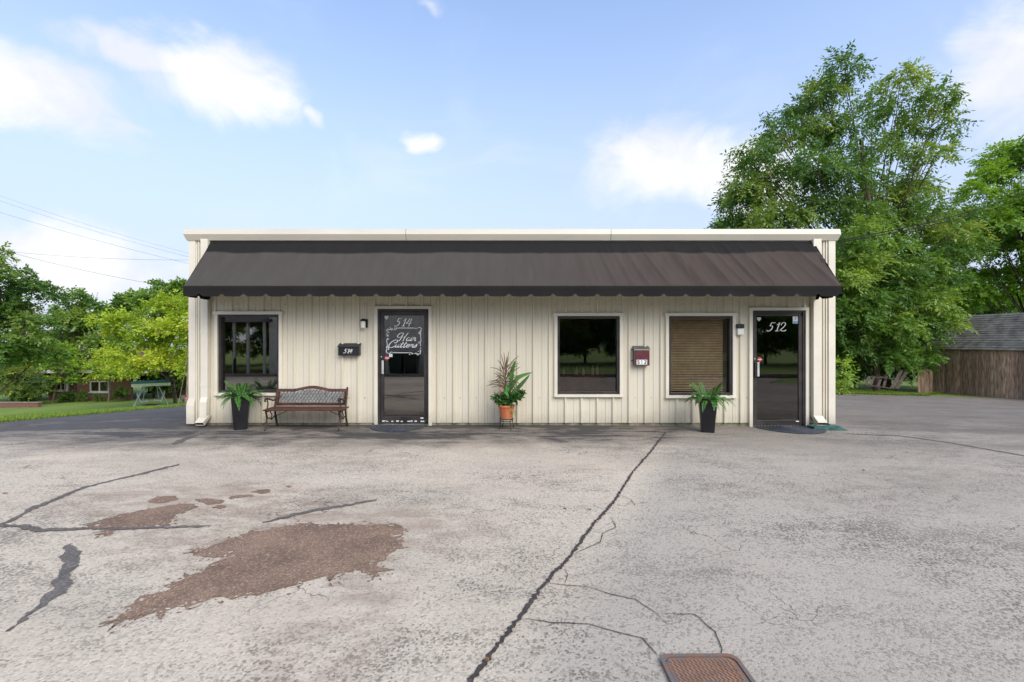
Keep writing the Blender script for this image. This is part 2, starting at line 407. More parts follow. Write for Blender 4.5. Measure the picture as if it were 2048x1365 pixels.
    t.put(p.inputs['Base Color'], col); p.inputs['Roughness'].default_value = .92; p.inputs['Specular IOR Level'].default_value = .25
    h = t.math('ADD', t.math('MULTIPLY', pit, -1.0), t.math('MULTIPLY', cell, -.6)); h = t.math('ADD', h, t.math('MULTIPLY', cr, -1.2))
    bm = t.new('ShaderNodeBump', i_Strength=.55, i_Distance=.006); t.put(bm.inputs['Height'], h); t.put(p.inputs['Normal'], bm.outputs[0])
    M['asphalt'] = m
    def patch(name, c1, c2, sc_):
        m = bpy.data.materials.new(name); m.use_nodes = True; t = NT(m.node_tree); p = t.n['Principled BSDF']
        co = t.new('ShaderNodeTexCoord').outputs['Object']
        a = t.noise(co, 2.2, 6, .65, .4); b = t.noise(co, sc_, 4, .7)
        c = t.mix(t.smooth(a, .3, .7), c2, c1)
        c = t.mix(t.math('MULTIPLY', t.smooth(b, .4, .75), .55), c, tuple(x * .4 for x in c2))
        vc = t.new('ShaderNodeTexVoronoi', i_Scale=95.0); t.put(vc.inputs['Vector'], co)
        c = t.mix(t.smooth(vc.outputs['Color'], .55, 1.0, 0, .55), c, tuple(min(1, x * 2.1) for x in c1))
        c = t.mix(t.smooth(vc.outputs['Color'], .35, .0, 0, .6), c, tuple(x * .45 for x in c2))
        t.put(p.inputs['Base Color'], c); p.inputs['Roughness'].default_value = .95
        bm = t.new('ShaderNodeBump', i_Strength=.6, i_Distance=.006); t.put(bm.inputs['Height'], b); t.put(p.inputs['Normal'], bm.outputs[0])
        M[name] = m
    patch('worn', (.26, .172, .115), (.15, .097, .066), 60)
    patch('sealant', (.15, .134, .118), (.085, .076, .068), 60)
    patch('crack', (.06, .05, .045), (.04, .035, .03), 60)
asphalt_mat()

def awning_mat():
    m = bpy.data.materials.new('awning_cloth'); m.use_nodes = True; t = NT(m.node_tree); p = t.n['Principled BSDF']
    co = t.new('ShaderNodeTexCoord').outputs['Object']
    sx = t.new('ShaderNodeSeparateXYZ'); t.put(sx.inputs[0], co)
    nz = t.noise(t.vmath('MULTIPLY', co, (.9, 1, .6)), 1.2, 3, .5)
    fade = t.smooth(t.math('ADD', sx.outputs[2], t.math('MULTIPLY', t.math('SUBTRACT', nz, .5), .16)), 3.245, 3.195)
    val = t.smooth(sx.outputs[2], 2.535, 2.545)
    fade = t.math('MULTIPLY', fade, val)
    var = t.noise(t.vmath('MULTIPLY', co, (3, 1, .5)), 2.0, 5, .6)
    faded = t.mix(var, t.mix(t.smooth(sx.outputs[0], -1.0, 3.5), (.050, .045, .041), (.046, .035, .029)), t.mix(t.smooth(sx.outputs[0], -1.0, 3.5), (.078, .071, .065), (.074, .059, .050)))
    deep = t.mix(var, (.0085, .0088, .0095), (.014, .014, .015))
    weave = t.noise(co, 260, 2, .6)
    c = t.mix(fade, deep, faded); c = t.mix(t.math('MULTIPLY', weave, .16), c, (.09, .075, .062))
    t.put(p.inputs['Base Color'], c); p.inputs['Roughness'].default_value = .85; p.inputs['Specular IOR Level'].default_value = .12
    b = t.new('ShaderNodeBump', i_Strength=.25, i_Distance=.004); t.put(b.inputs['Height'], weave); t.put(p.inputs['Normal'], b.outputs[0])
    M['awning_cloth'] = m
awning_mat()

# ------------------------------------------------------------------ ground, parking lot
def sheet(name, xs, ys, zoff, mat, mask=None):
    nx, ny = len(xs), len(ys)
    vs = [(x, y, T(x, y) + zoff) for y in ys for x in xs]
    fs = []
    for j in range(ny - 1):
        for i in range(nx - 1):
            cx, cy = (xs[i] + xs[i + 1]) / 2, (ys[j] + ys[j + 1]) / 2
            if mask is None or mask(cx, cy): fs.append((j * nx + i, j * nx + i + 1, (j + 1) * nx + i + 1, (j + 1) * nx + i))
    b = MB(); b.v = vs; b.f = fs
    return b.build(name, mat, smooth=True)
gx = sorted(set([-600, -300, -150, -90] + list(np.arange(-60, 61, 1.5)) + [90, 150, 300, 600]))
gy = sorted(set([-400, -200, -100, -60] + list(np.arange(-40, 81, 1.5)) + [110, 160, 300, 600]))
gr = sheet('ground', gx, gy, -.02, M['grass']); tag(gr, kind='structure')

def poly_sheet(name, poly, z, mat, parent=None, res=.5, kind=None):
    """Planar outline draped on the ground: a grid clipped to the outline is overkill, so the outline is filled by triangulation of a fine strip."""
    import bmesh
    bm = bmesh.new()
    vs = [bm.verts.new((x, y, 0)) for x, y in poly]
    bm.faces.new(vs)
    x0, x1 = min(p[0] for p in poly), max(p[0] for p in poly); y0, y1 = min(p[1] for p in poly), max(p[1] for p in poly)
    for ax, a, b in ((0, x0, x1), (1, y0, y1)):
        k = math.ceil(a / res) * res
        while k < b:
            co = (k, 0, 0) if ax == 0 else (0, k, 0); no = (1, 0, 0) if ax == 0 else (0, 1, 0)
            bmesh.ops.bisect_plane(bm, geom=bm.verts[:] + bm.edges[:] + bm.faces[:], plane_co=co, plane_no=no, dist=1e-5)
            k += res
    bmesh.ops.triangulate(bm, faces=[f for f in bm.faces if len(f.verts) > 4])
    for v in bm.verts: v.co.z = T(v.co.x, v.co.y) + z
    bmesh.ops.recalc_face_normals(bm, faces=bm.faces)
    if sum(f.normal.z for f in bm.faces) < 0: bmesh.ops.reverse_faces(bm, faces=bm.faces)
    me = bpy.data.meshes.new(name); bm.to_mesh(me); bm.free(); me.materials.append(mat)
    me.polygons.foreach_set('use_smooth', [True] * len(me.polygons))
    o = link(name, me, parent)
    if kind: o['kind'] = kind
    return o
rj = random.Random(3)
ge = [G(px, py) for px, py in ((-260, 872), (0, 845), (95, 836), (190, 828), (290, 819), (380, 811), (440, 806))]
left_edge = []
for a, b in zip(ge[:-1], ge[1:]):
    n = 10
    for k in range(n):
        p = a.lerp(b, k / n); left_edge.append((p.x + rj.uniform(-.08, .08), p.y + rj.uniform(-.08, .08)))
last = ge[-1]
right_edge = []
re_ = [G(px, py) for px, py in ((1640, 787), (1700, 788), (1760, 790), (1820, 791), (1862, 792))]
for a, b in zip(re_[:-1], re_[1:]):
    for k in range(6):
        p = a.lerp(b, k / 6); right_edge.append((p.x + rj.uniform(-.08, .08), p.y + rj.uniform(-.1, .1)))
lot = [(-22, -3.2), (-22.0, left_edge[0][1])] + left_edge + [(last.x, last.y), (-9, 26), (9, 24)] + right_edge + [(22.3, 21.2), (22.9, 12), (23, 1.5), (9.9, -.4), (11.5, -2.2), (11.5, -3.2)]
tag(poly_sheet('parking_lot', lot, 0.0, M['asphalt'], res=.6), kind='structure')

def drape(pts, z): return [(p.x, p.y) for p in pts]
def jitter_outline(pts, amp, step, seed):
    """Fractal edge: each side is split again and again, the midpoint pushed sideways."""
    rr = random.Random(seed); out = [Vector(p) for p in pts]
    for lev in range(5):
        nw = []
        for i in range(len(out)):
            a, b = out[i], out[(i + 1) % len(out)]; nw.append(a); d = b - a; l = d.length
            if l > .022:
                n = Vector((-d.y, d.x)) / l; nw.append((a + b) / 2 + n * rr.uniform(-1, 1) * min(.17 * l, .03))
        out = nw
    return [(p.x, p.y) for p in out]
def crop2px(pts): return [(x / 2, 840 + y / 2) for x, y in pts]
main = [(1580,413),(1590,418),(1612,445),(1605,470),(1618,485),(1600,492),(1618,515),(1590,515),(1560,535),(1545,560),(1500,585),(1520,592),(1585,597),(1510,607),(1520,625),(1495,632),(1490,645),(1478,620),(1430,598),(1390,610),(1340,622),(1328,668),(1312,640),(1310,625),(1230,645),(1190,660),(1100,685),(1030,705),(960,708),(930,720),(900,710),(850,712),(790,745),(760,762),(720,745),(690,755),(655,768),(645,800),(630,765),(600,778),(520,815),(570,780),(500,800),(430,852),(440,835),(475,803),(395,825),(400,815),(470,796),(500,768),(515,755),(530,740),(560,705),(600,700),(650,690),(690,675),(652,664),(700,650),(740,635),(735,612),(760,620),(820,600),(835,580),(880,562),(930,547),(960,539),(900,548),(850,552),(800,543),(770,532),(730,535),(800,517),(860,500),(900,480),(990,455),(1010,440),(1020,447),(1075,440),(1080,432),(1130,430),(1190,420),(1175,413),(1230,414),(1245,408),(1260,418),(1300,420),(1345,420),(1355,410),(1370,420),(1420,412),(1410,425),(1470,420),(1480,408),(1490,420),(1550,418)]
sec = [(315,420),(380,412),(420,395),(480,378),(560,362),(640,350),(700,340),(780,335),(790,350),(740,365),(700,380),(685,405),(680,425),(600,431),(500,435),(442,444),(435,465),(412,458),(375,462),(420,443),(350,431)]
smalls = [[(590,327),(630,306),(705,304),(710,320),(670,330),(620,334)], [(780,318),(830,314),(900,324),(880,336),(830,340),(808,330)], [(912,312),(930,304),(1010,299),(1012,307),(960,312),(920,318)], [(1003,288),(1030,280),(1078,278),(1080,290),(1040,297)], [(845,350),(870,342),(905,344),(900,352),(870,356)], [(1142,266),(1160,262),(1170,268),(1150,271)]]
def ground_poly(px_pts, amp, step, seed, name, z, mat, res=.5):
    g = [G(*p) for p in px_pts]
    return tag(poly_sheet(name, jitter_outline([(p.x, p.y) for p in g], amp, step, seed), z, mat, res=res), kind='structure')
ground_poly(crop2px(main), .012, .05, 1, 'worn_asphalt_patch', .004, M['worn'])
ground_poly(crop2px(sec), .012, .06, 2, 'worn_asphalt_patch', .004, M['worn'])
for i, s in enumerate(smalls): ground_poly(crop2px(s), .012, .05, 10 + i, 'worn_asphalt_patch', .004, M['worn'])
ground_poly(crop2px([(285,495),(250,515),(262,570),(240,610),(215,640),(220,670),(150,745),(80,800),(20,850),(40,845),(150,760),(270,690),(275,670),(275,630),(320,570),(315,545),(295,505)]), .02, .05, 31, 'sealant_smear', .004, M['sealant'])
def edge_specks(px_pts, seed):
    """Crumbs of worn ground outside the patch edge and islands of paving left inside it."""
    rr = random.Random(seed); g = [Vector((G(*p).x, G(*p).y)) for p in px_pts]; n = len(g)
    area = sum(g[i].x * g[(i + 1) % n].y - g[(i + 1) % n].x * g[i].y for i in range(n)); sg = 1 if area > 0 else -1
    mbs = {1: MB(), -1: MB()}
    for i in range(n):
        a, b = g[i], g[(i + 1) % n]; d = b - a
        if d.length < .02: continue
        nn = Vector((d.y, -d.x)).normalized() * sg
        for _ in range(int(d.length * 26 + rr.random())):
            io = 1 if rr.random() < .55 else -1; q = a + d * rr.random() + nn * io * abs(rr.gauss(0, .04)); r_ = rr.uniform(.003, .011) * (1.8 if rr.random() < .1 else 1); k = 7; st = rr.uniform(1, 2.4); an = rr.uniform(0, 3.14); zj_ = rr.uniform(0, .0015)
            vs = []
            for j in range(k):
                t_ = 2 * math.pi * j / k; rq = r_ * rr.uniform(.6, 1.3); ux, uy = rq * math.cos(t_) * st, rq * math.sin(t_); x_, y_ = q.x + ux * math.cos(an) - uy * math.sin(an), q.y + ux * math.sin(an) + uy * math.cos(an); vs.append((x_, y_, T(x_, y_) + zj_ + (.0022 if io > 0 else .0062)))
            mbs[io].add(vs, [tuple(range(k))])
    tag(mbs[1].build('worn_crumbs', M['worn']), 'brown crumbs scattered round the worn asphalt patch', kind='stuff'); tag(mbs[-1].build('paving_islands', M['asphalt']), 'pale islands of paving left inside the worn patch', kind='stuff')
edge_specks(crop2px(main), 5); edge_specks(crop2px(sec), 6)
def crack_strip(name, pts, wpx, seed, mat, z, amp=.3, dense=.08):
    """Ragged strip along a line on the ground; width given in metres."""
    rr = random.Random(seed)
    g = [G(*p) for p in pts]; fine = []
    for a, b in zip(g[:-1], g[1:]):
        m = max(1, int((b - a).length / dense))
        fine += [a.lerp(b, k / m) for k in range(m)]
    fine.append(g[-1]); wv = wpx; mb = MB(); vs = []; n = len(fine); cur = 1.0
    for i, p in enumerate(fine):
        t = (fine[min(i + 1, n - 1)] - fine[max(i - 1, 0)]); t.z = 0; t.normalize(); s = Vector((-t.y, t.x, 0))
        cur = .8 * cur + .2 * rr.uniform(.1, 2.1)
        wd_ = wv * cur * min(1, .25 + min(i, n - 1 - i) * .2)
        off = rr.uniform(-amp, amp) * wv
        for sgn in (-1, 1):
            q = p + s * (off + sgn * (wd_ / 2 + rr.uniform(-.1, .4) * wv)); vs.append((q.x, q.y, T(q.x, q.y) + z))
    mb.add(vs, [(2 * i, 2 * i + 1, 2 * i + 3, 2 * i + 2) for i in range(n - 1)])
    return tag(mb.build(name, mat), kind='structure')
crack_strip('sealed_crack', crop2px([(-40,430),(0,418),(60,395),(130,355),(230,315),(300,285),(340,270),(400,255),(500,232),(590,210),(660,192),(720,178)]), .045, 1, M['sealant'], .006, .35, .035)
crack_strip('sealed_crack', crop2px([(-40,420),(0,424),(80,425),(150,442),(250,438),(400,437),(600,433),(750,428),(840,426)]), .036, 2, M['sealant'], .007, .35, .035)
crack_strip('sealed_crack', crop2px([(1050,412),(1200,375),(1300,355),(1400,340),(1505,320)]), .036, 3, M['sealant'], .006, .35, .035)
crack_strip('construction_joint', [(1332,864),(1300,905),(1265,945),(1240,985),(1215,1020),(1190,1045),(1165,1080),(1130,1125),(1100,1155),(1075,1185),(1040,1235),(1000,1285),(960,1340),(938,1368),(900,1420)], .019, 4, M['crack'], .006, .5, .02)
crack_strip('construction_joint', [(1690,868),(1800,872),(1900,886),(2060,914),(2200,940)], .035, 5, M['sealant'], .006, .15)
crack_strip('sealed_crack', crop2px([(700,98),(740,75),(790,57),(830,40)]), .09, 6, M['sealant'], .006, .35, .035)
for i, pts in enumerate([[(1100,1168),(1140,1172),(1180,1175),(1215,1188),(1270,1200),(1310,1225),(1325,1240),(1338,1252)], [(1322,1228),(1390,1230),(1430,1265),(1438,1285),(1445,1300),(1440,1314)],
                         [(1050,1238),(1100,1246),(1180,1250),(1220,1262),(1285,1278),(1315,1312)], [(1222,1035),(1232,1055),(1205,1068),(1200,1085),(1150,1108)], [(1238,990),(1262,1000),(1270,1012)], [(1130,1168),(1136,1150),(1128,1140)]]):
    crack_strip('hairline_crack', pts, .0045, 20 + i, M['crack'], .006, .6, .03)

# ------------------------------------------------------------------ the shop building
B = empty('shop_building', (0, D, 0), 'low cream metal-sided shop building with flat fascia and two glass doors', 'building')
XL, XR = wall_x(381), wall_x(1667)
ZT, ZB = 3.55, .045
DEPTH = 10.5
def rect(px0, px1, py0, py1): return (wall_x(px0), wall_x(px1), wall_z(py1), wall_z(py0))
OP = {'w1': rect(437, 560, 629, 785), 'w2': rect(1114, 1239, 632, 788), 'w3': rect(1336, 1464, 632, 790), 'd1': rect(756, 858, 618, 849), 'd2': rect(1503, 1609, 621, 853)}
def front_panel(x0, x1, name):
    pitch = .3005; prof = [(-.034, 0), (-.020, .034), (.012, .034), (.026, 0), (.080, 0), (.086, .002), (.098, .002), (.104, 0), (.1465, 0), (.1495, -.010), (.1515, -.010), (.1545, 0), (.200, 0), (.206, .002), (.218, .002), (.224, 0)]
    xs = []
    k = math.floor((x0 + 4.093) / pitch) - 1
    while -4.093 + k * pitch < x1 + pitch:
        for a, o in prof: xs.append((-4.093 + k * pitch + a, o))
        k += 1
    def off(x): return float(np.interp(x, [a for a, _ in xs], [b for _, b in xs]))
    cuts = sorted(set([x0, x1] + [a for a, _ in xs if x0 < a < x1] + [v for o in OP.values() for v in o[:2] if x0 < v < x1]))
    b = MB()
    for a, c in zip(cuts[:-1], cuts[1:]):
        m = (a + c) / 2; spans = [(ZB, ZT)]
        for (ox0, ox1, oz0, oz1) in OP.values():
            if ox0 < m < ox1:
                ns = []
                for s0, s1 in spans:
                    if oz0 > s0: ns.append((s0, min(oz0, s1)))
                    if oz1 < s1: ns.append((max(oz1, s0), s1))
                spans = [s for s in ns if s[1] - s[0] > .01]
        ya, yc = D - off(a), D - off(c)
        for s0, s1 in spans: b.add([(a, ya, s0), (c, yc, s0), (c, yc, s1), (a, ya, s1)], [(0, 1, 2, 3)])
    return b.build(name, M['siding'], B)
x = XL + .13; edges = [x]
while x < XR - .13:
    x = min(x + .9015, XR - .13)
    if XR - .13 - x < .2: x = XR - .13
    edges.append(x)
for a, c in zip(edges[:-1], edges[1:]): front_panel(a, c, 'siding_panel')
b = MB(); b.box(XL + .06, XR - .06, D + .012, D + .13, -.5, .044); b.build('foundation', M['foundation'], B)
b = MB(); b.box(XL + .02, XL + .1, D + .1, D + DEPTH, -1.6, 3.55); b.build('side_wall', M['siding'], B)
b = MB(); b.box(XR - .1, XR - .02, D + .1, D + DEPTH, -1.6, 3.55); b.build('side_wall', M['siding'], B)
b = MB(); b.box(XL + .02, XR - .02, D + DEPTH, D + DEPTH + .1, -1.6, 3.55); b.build('back_wall', M['siding'], B)
b = MB(); b.box(XL + .02, XR - .02, D - .02, D + DEPTH + .1, 3.56, 3.62); b.build('roof', M['greymetal'], B)
b = MB(); b.box(XL + .1, XR - .1, D + .14, D + DEPTH, -.1, .015); b.build('floor_slab', M['floor_tile'], B)
b = MB(); b.box(XL + .1, XR - .1, D + .14, D + DEPTH, 2.75, 2.8); b.build('ceiling', M['interior'], B)
# screws as fine heads along two girts
b = MB(); rs = random.Random(8)
for zz in (2.29, .52):
    k = -7
    while True:
        xx = -4.093 + .05 + k * .3005 + .06
        if xx > XR - .2: break
        if not any(o[0] - .05 < xx < o[1] + .05 and o[2] - .06 < zz < o[3] + .06 for o in OP.values()):
            b.box(xx - .006, xx + .006, D - .008, D + .0, zz - .005 - rs.uniform(0, .01), zz + .005)
        k += 1
tag(b.build('screw_heads', M['greymetal'], B), kind='stuff')
# corner trims, dented at the foot on the left
def corner(x0, x1, kick):
    b = MB(); zs = [ZB - .01, .38, .52, 3.5]; ys = [kick, kick * 1.1, 0, 0]
    for i in range(3):
        a, c = zs[i], zs[i + 1]; ka, kc = ys[i], ys[i + 1]
        b.add([(x0 - ka, D - .055 - ka * .6, a), (x1 - ka * .5, D - .055 - ka * .6, a), (x1 - kc * .5, D - .055 - kc * .6, c), (x0 - kc, D - .055 - kc * .6, c),
               (x0 - ka, D + .1, a), (x1 - ka * .5, D + .05, a), (x1 - kc * .5, D + .05, c), (x0 - kc, D + .1, c)],
              [(0, 1, 2, 3), (1, 5, 6, 2), (0, 3, 7, 4), (3, 2, 6, 7), (0, 4, 5, 1)])
    return b.build('corner_trim', M['trim'], B)
corner(XL, XL + .125, .03); corner(XR - .125, XR, 0.0)
for xc in (wall_x(397.5), wall_x(1648.5)):
    b = MB(); b.box(xc - .035, xc - .012, D - .03, D + .01, ZB, 3.5); b.box(xc + .008, xc + .03, D - .042, D + .01, ZB, 3.5); b.build('jamb_strip', M['trim'], B)
def downspout(px0, px1, zk, name='downspout'):
    x0, x1 = wall_x(px0, .1), wall_x(px1, .1); b = MB(); yb, yf = D - .02, D - .115
    path = [(0, 3.5), (0, zk + .12), (-.03 if px0 < 1000 else 0, zk + .03), (-.035 if px0 < 1000 else 0, .17)]
    for (s0, z0), (s1, z1) in zip(path[:-1], path[1:]):
        o0, o1 = -s0, -s1
        b.add([(x0, yf - o0, z0), (x1, yf - o0, z0), (x1, yb - o0, z0), (x0, yb - o0, z0), (x0, yf - o1, z1), (x1, yf - o1, z1), (x1, yb - o1, z1), (x0, yb - o1, z1)],
              [(0, 4, 5, 1), (1, 5, 6, 2), (2, 6, 7, 3), (3, 7, 4, 0)])
    d = b.build(name, M['trim'], B)
    o = path[-1][0]; b = MB(); e = .012
    top = [(x0 - e, yf - o - e, .20), (x1 + e, yf - o - e, .20), (x1 + e, yb - o, .20), (x0 - e, yb - o, .20)]
    bot = [(x0 - e + .0, yf - .16, .09), (x1 + e, yf - .16, .09), (x1 + e, yf - .11, .03), (x0 - e, yf - .11, .03)]
    b.add(top + bot, [(0, 4, 5, 1), (1, 5, 6, 2), (2, 6, 7, 3), (3, 7, 4, 0)])
    inn = [(p[0] + (.012 if i in (0, 3) else -.012), p[1] + .004, p[2] - .006 if i < 2 else p[2] + .006) for i, p in enumerate(bot)]
    b.build('elbow', M['trim'], d)
    bb = MB(); bb.add([(p[0], p[1] + .02, p[2] + .005) for p in inn], [(0, 1, 2, 3)]); bb.build('outlet', M['dark'], d)
    for zz in (3.1, 1.75, .75):
        s = MB(); s.box(x0 - .006, x1 + .006, yf - .004, yf, zz, zz + .03) ; s.build('strap', M['trim'], d)
downspout(402, 416, .42); downspout(1626.5, 1642, .1)
# fascia gutter: one profile swept along front and both ends
prof = [(.02, 3.482), (.068, 3.478), (.125, 3.583), (.108, 3.682), (.05, 3.686), (-.25, 3.686)]
b = MB(); path = []
for o, z in prof: path.append([(XL - o * .45, D + 6, z), (XL - o * .45, D - o, z), (XR + o * .5, D - o, z), (XR + o * .5, D + 6, z)])
n = len(prof); vs = [p for row in path for p in row]
b.add(vs, [(i * 4 + k, i * 4 + k + 1, (i + 1) * 4 + k + 1, (i + 1) * 4 + k) for i in range(n - 1) for k in range(3)])
fa = b.build('fascia_gutter', M['fascia'], B)
for px in (812, 1222):
    xx = wall_x(px, .1); b = MB()
    b.add([(xx - .004, D - o - .003, z) for o, z in prof[1:5]] + [(xx + .004, D - o - .003, z) for o, z in prof[1:5]], [(i, i + 4, i + 5, i + 1) for i in range(3)])
    b.build('seam', M['greymetal'], fa)

# glyphs for painted lettering: pen strokes in a unit box
GL = {'5': ([[(.95, 1.0), (.62, .97), (.42, .99), (.30, .60), (.50, .64), (.66, .50), (.60, .22), (.36, .02), (.12, .0), (.0, .1)]], .95),
 '1': ([[(.22, .72), (.42, .86), (.56, 1.0), (.46, .5), (.38, .02)], [(.14, .02), (.38, .0), (.58, .03)]], .62),
 '4': ([[(.48, 1.0), (.30, .62), (.06, .36), (.45, .37), (.9, .42)], [(.78, .95), (.62, .5), (.54, -.05)]], .95),
 '2': ([[(.14, .70), (.24, .95), (.52, 1.02), (.72, .84), (.60, .52), (.28, .2), (.0, .02), (.2, .1), (.5, .0), (.82, .02), (.98, .16)]], .95),
 'H': ([[(.62, 1.0), (.30, 1.06), (.0, .86), (-.08, .6), (.1, .47), (.3, .52)], [(.62, 1.0), (.50, .6), (.40, .2), (.28, -.02)], [(1.2, 1.08), (1.0, .7), (.86, .3), (.80, .03), (.9, .0)], [(.3, .52), (.6, .5), (.98, .56)]], 1.12),
 'a': ([[(.42, .40), (.22, .44), (.05, .24), (.08, .03), (.24, .04), (.40, .24), (.46, .42), (.38, .12), (.44, .0), (.58, .12)]], .52),
 'i': ([[(.12, .42), (.05, .14), (.10, .0), (.24, .12)], [(.17, .6), (.2, .63)]], .24),
 'r': ([[(.0, .18), (.12, .48), (.16, .36), (.34, .42), (.28, .14), (.34, .0), (.46, .08)]], .42),
 'C': ([[(.52, .70), (.66, .62), (.86, .80), (.84, 1.02), (.56, 1.06), (.2, .78), (.0, .34), (.14, .02), (.44, -.02), (.74, .2)]], .78),
 'u': ([[(.06, .42), (.0, .14), (.08, .0), (.26, .14), (.38, .42), (.32, .12), (.38, .0), (.52, .12)]], .5),
 't': ([[(.26, .78), (.12, .3), (.1, .02), (.2, .0), (.34, .14)], [(-.08, .48), (.16, .5), (.42, .53)]], .33),
 'e': ([[(.04, .16), (.28, .24), (.34, .40), (.2, .45), (.06, .26), (.08, .04), (.22, .0), (.44, .14)]], .42),
 's': ([[(.0, .1), (.22, .32), (.3, .48), (.32, .26), (.26, .05), (.1, .0), (.02, .06)]], .36)}
def stroke_ribbon(mb, pts, wd_, y, ax):
    f = crom([(p[0], p[1], 0) for p in pts], 7); n = len(f)
    vs = []
    for i, p in enumerate(f):
        t = (f[min(i + 1, n - 1)] - f[max(i - 1, 0)])
        t = t.normalized() if t.length > 1e-9 else Vector((1, 0, 0))
        nn = Vector((-t.y, t.x, 0)); wq = wd_ * (.62 + .55 * abs(t.y)) * (.6 if i in (0, n - 1) else 1)
        for s in (-1, 1):
            q = p + nn * s * wq / 2; vs.append((q.x, y, q.y))
    mb.add(vs, [(2 * i, 2 * i + 1, 2 * i + 3, 2 * i + 2) for i in range(n - 1)])
def lettering(text, x0, x1, z0, z1, y, wd_, slant=.28):
    adv = 0; strokes = []
    for ch in text:
        st, a = GL[ch]
        for s in st: strokes.append([(px + adv + slant * py, py) for px, py in s])
        adv += a + .04
    xs = [p[0] for s in strokes for p in s]; ys = [p[1] for s in strokes for p in s]
    ax, bx, ay, by = min(xs), max(xs), min(ys), max(ys)
    mb = MB()
    for s in strokes: stroke_ribbon(mb, [(x0 + (p[0] - ax) / (bx - ax) * (x1 - x0), z0 + (p[1] - ay) / (by - ay) * (z1 - z0)) for p in s], wd_, y, 0)
    return mb

# windows
def frame_boxes(b, x0, x1, z0, z1, w_, ya, yb):
    b.box(x0, x0 + w_, ya, yb, z0, z1); b.box(x1 - w_, x1, ya, yb, z0, z1)
    b.box(x0 + w_, x1 - w_, ya, yb, z1 - w_, z1); b.box(x0 + w_, x1 - w_, ya, yb, z0, z0 + w_)
def window(key, glass):
    x0, x1, z0, z1 = OP[key]; wn = node('window', B); t = .055
    for xa_, xb_ in ((x0 - t, x0 + .004), (x1 - .004, x1 + t)):
        b = MB(); b.box(xa_, xb_, D - .05, D + .02, z0 - .004, z1); b.build('casing', M['trim'], wn, bevel=.004)
    b = MB(); b.box(x0 - t - .02, x1 + t + .02, D - .065, D + .02, z1 - .002, z1 + .058); b.build('head_trim', M['trim'], wn, bevel=.004)
    b = MB(); b.box(x0 - t - .004, x1 + t + .004, D - .06, D + .02, z0 - .056, z0 - .004); b.build('sill', M['trim'], wn, bevel=.004)
    b = MB(); frame_boxes(b, x0 + .004, x1 - .004, z0, z1 - .004, .045, D - .012, D + .11); b.build('frame', M['bronze'], wn, bevel=.003)
    b = MB(); b.box(x0 + .04, x1 - .04, D + .06, D + .066, z0 + .04, z1 - .04); b.build('pane', M[glass], wn)
    return wn
w1 = window('w1', 'glass_mirror'); w2 = window('w2', 'glass'); w3 = window('w3', 'glass_clear')
# venetian blind behind the right-hand window
x0, x1, z0, z1 = OP['w3']; b = MB(); zz = z0 + .07
while zz < z1 - .07:
    b.add([(x0 + .06, D + .116, zz), (x1 - .12, D + .116, zz), (x1 - .12, D + .126, zz + .016), (x0 + .06, D + .126, zz + .016)], [(0, 1, 2, 3)]); zz += .0315
for fx in (.2, .5, .8):
    xx = x0 + (x1 - x0 - .12) * fx; b.box(xx - .002, xx + .002, D + .098, D + .10, z0 + .06, z1 - .06)
tag(b.build('blind', M['blind'], w3), 'tan slatted blind closed behind the glass')
b = MB(); b.box(x0 + .05, x1 - .1, D + .095, D + .13, z1 - .075, z1 - .05); b.build('blind_rail', M['blind'], w3)
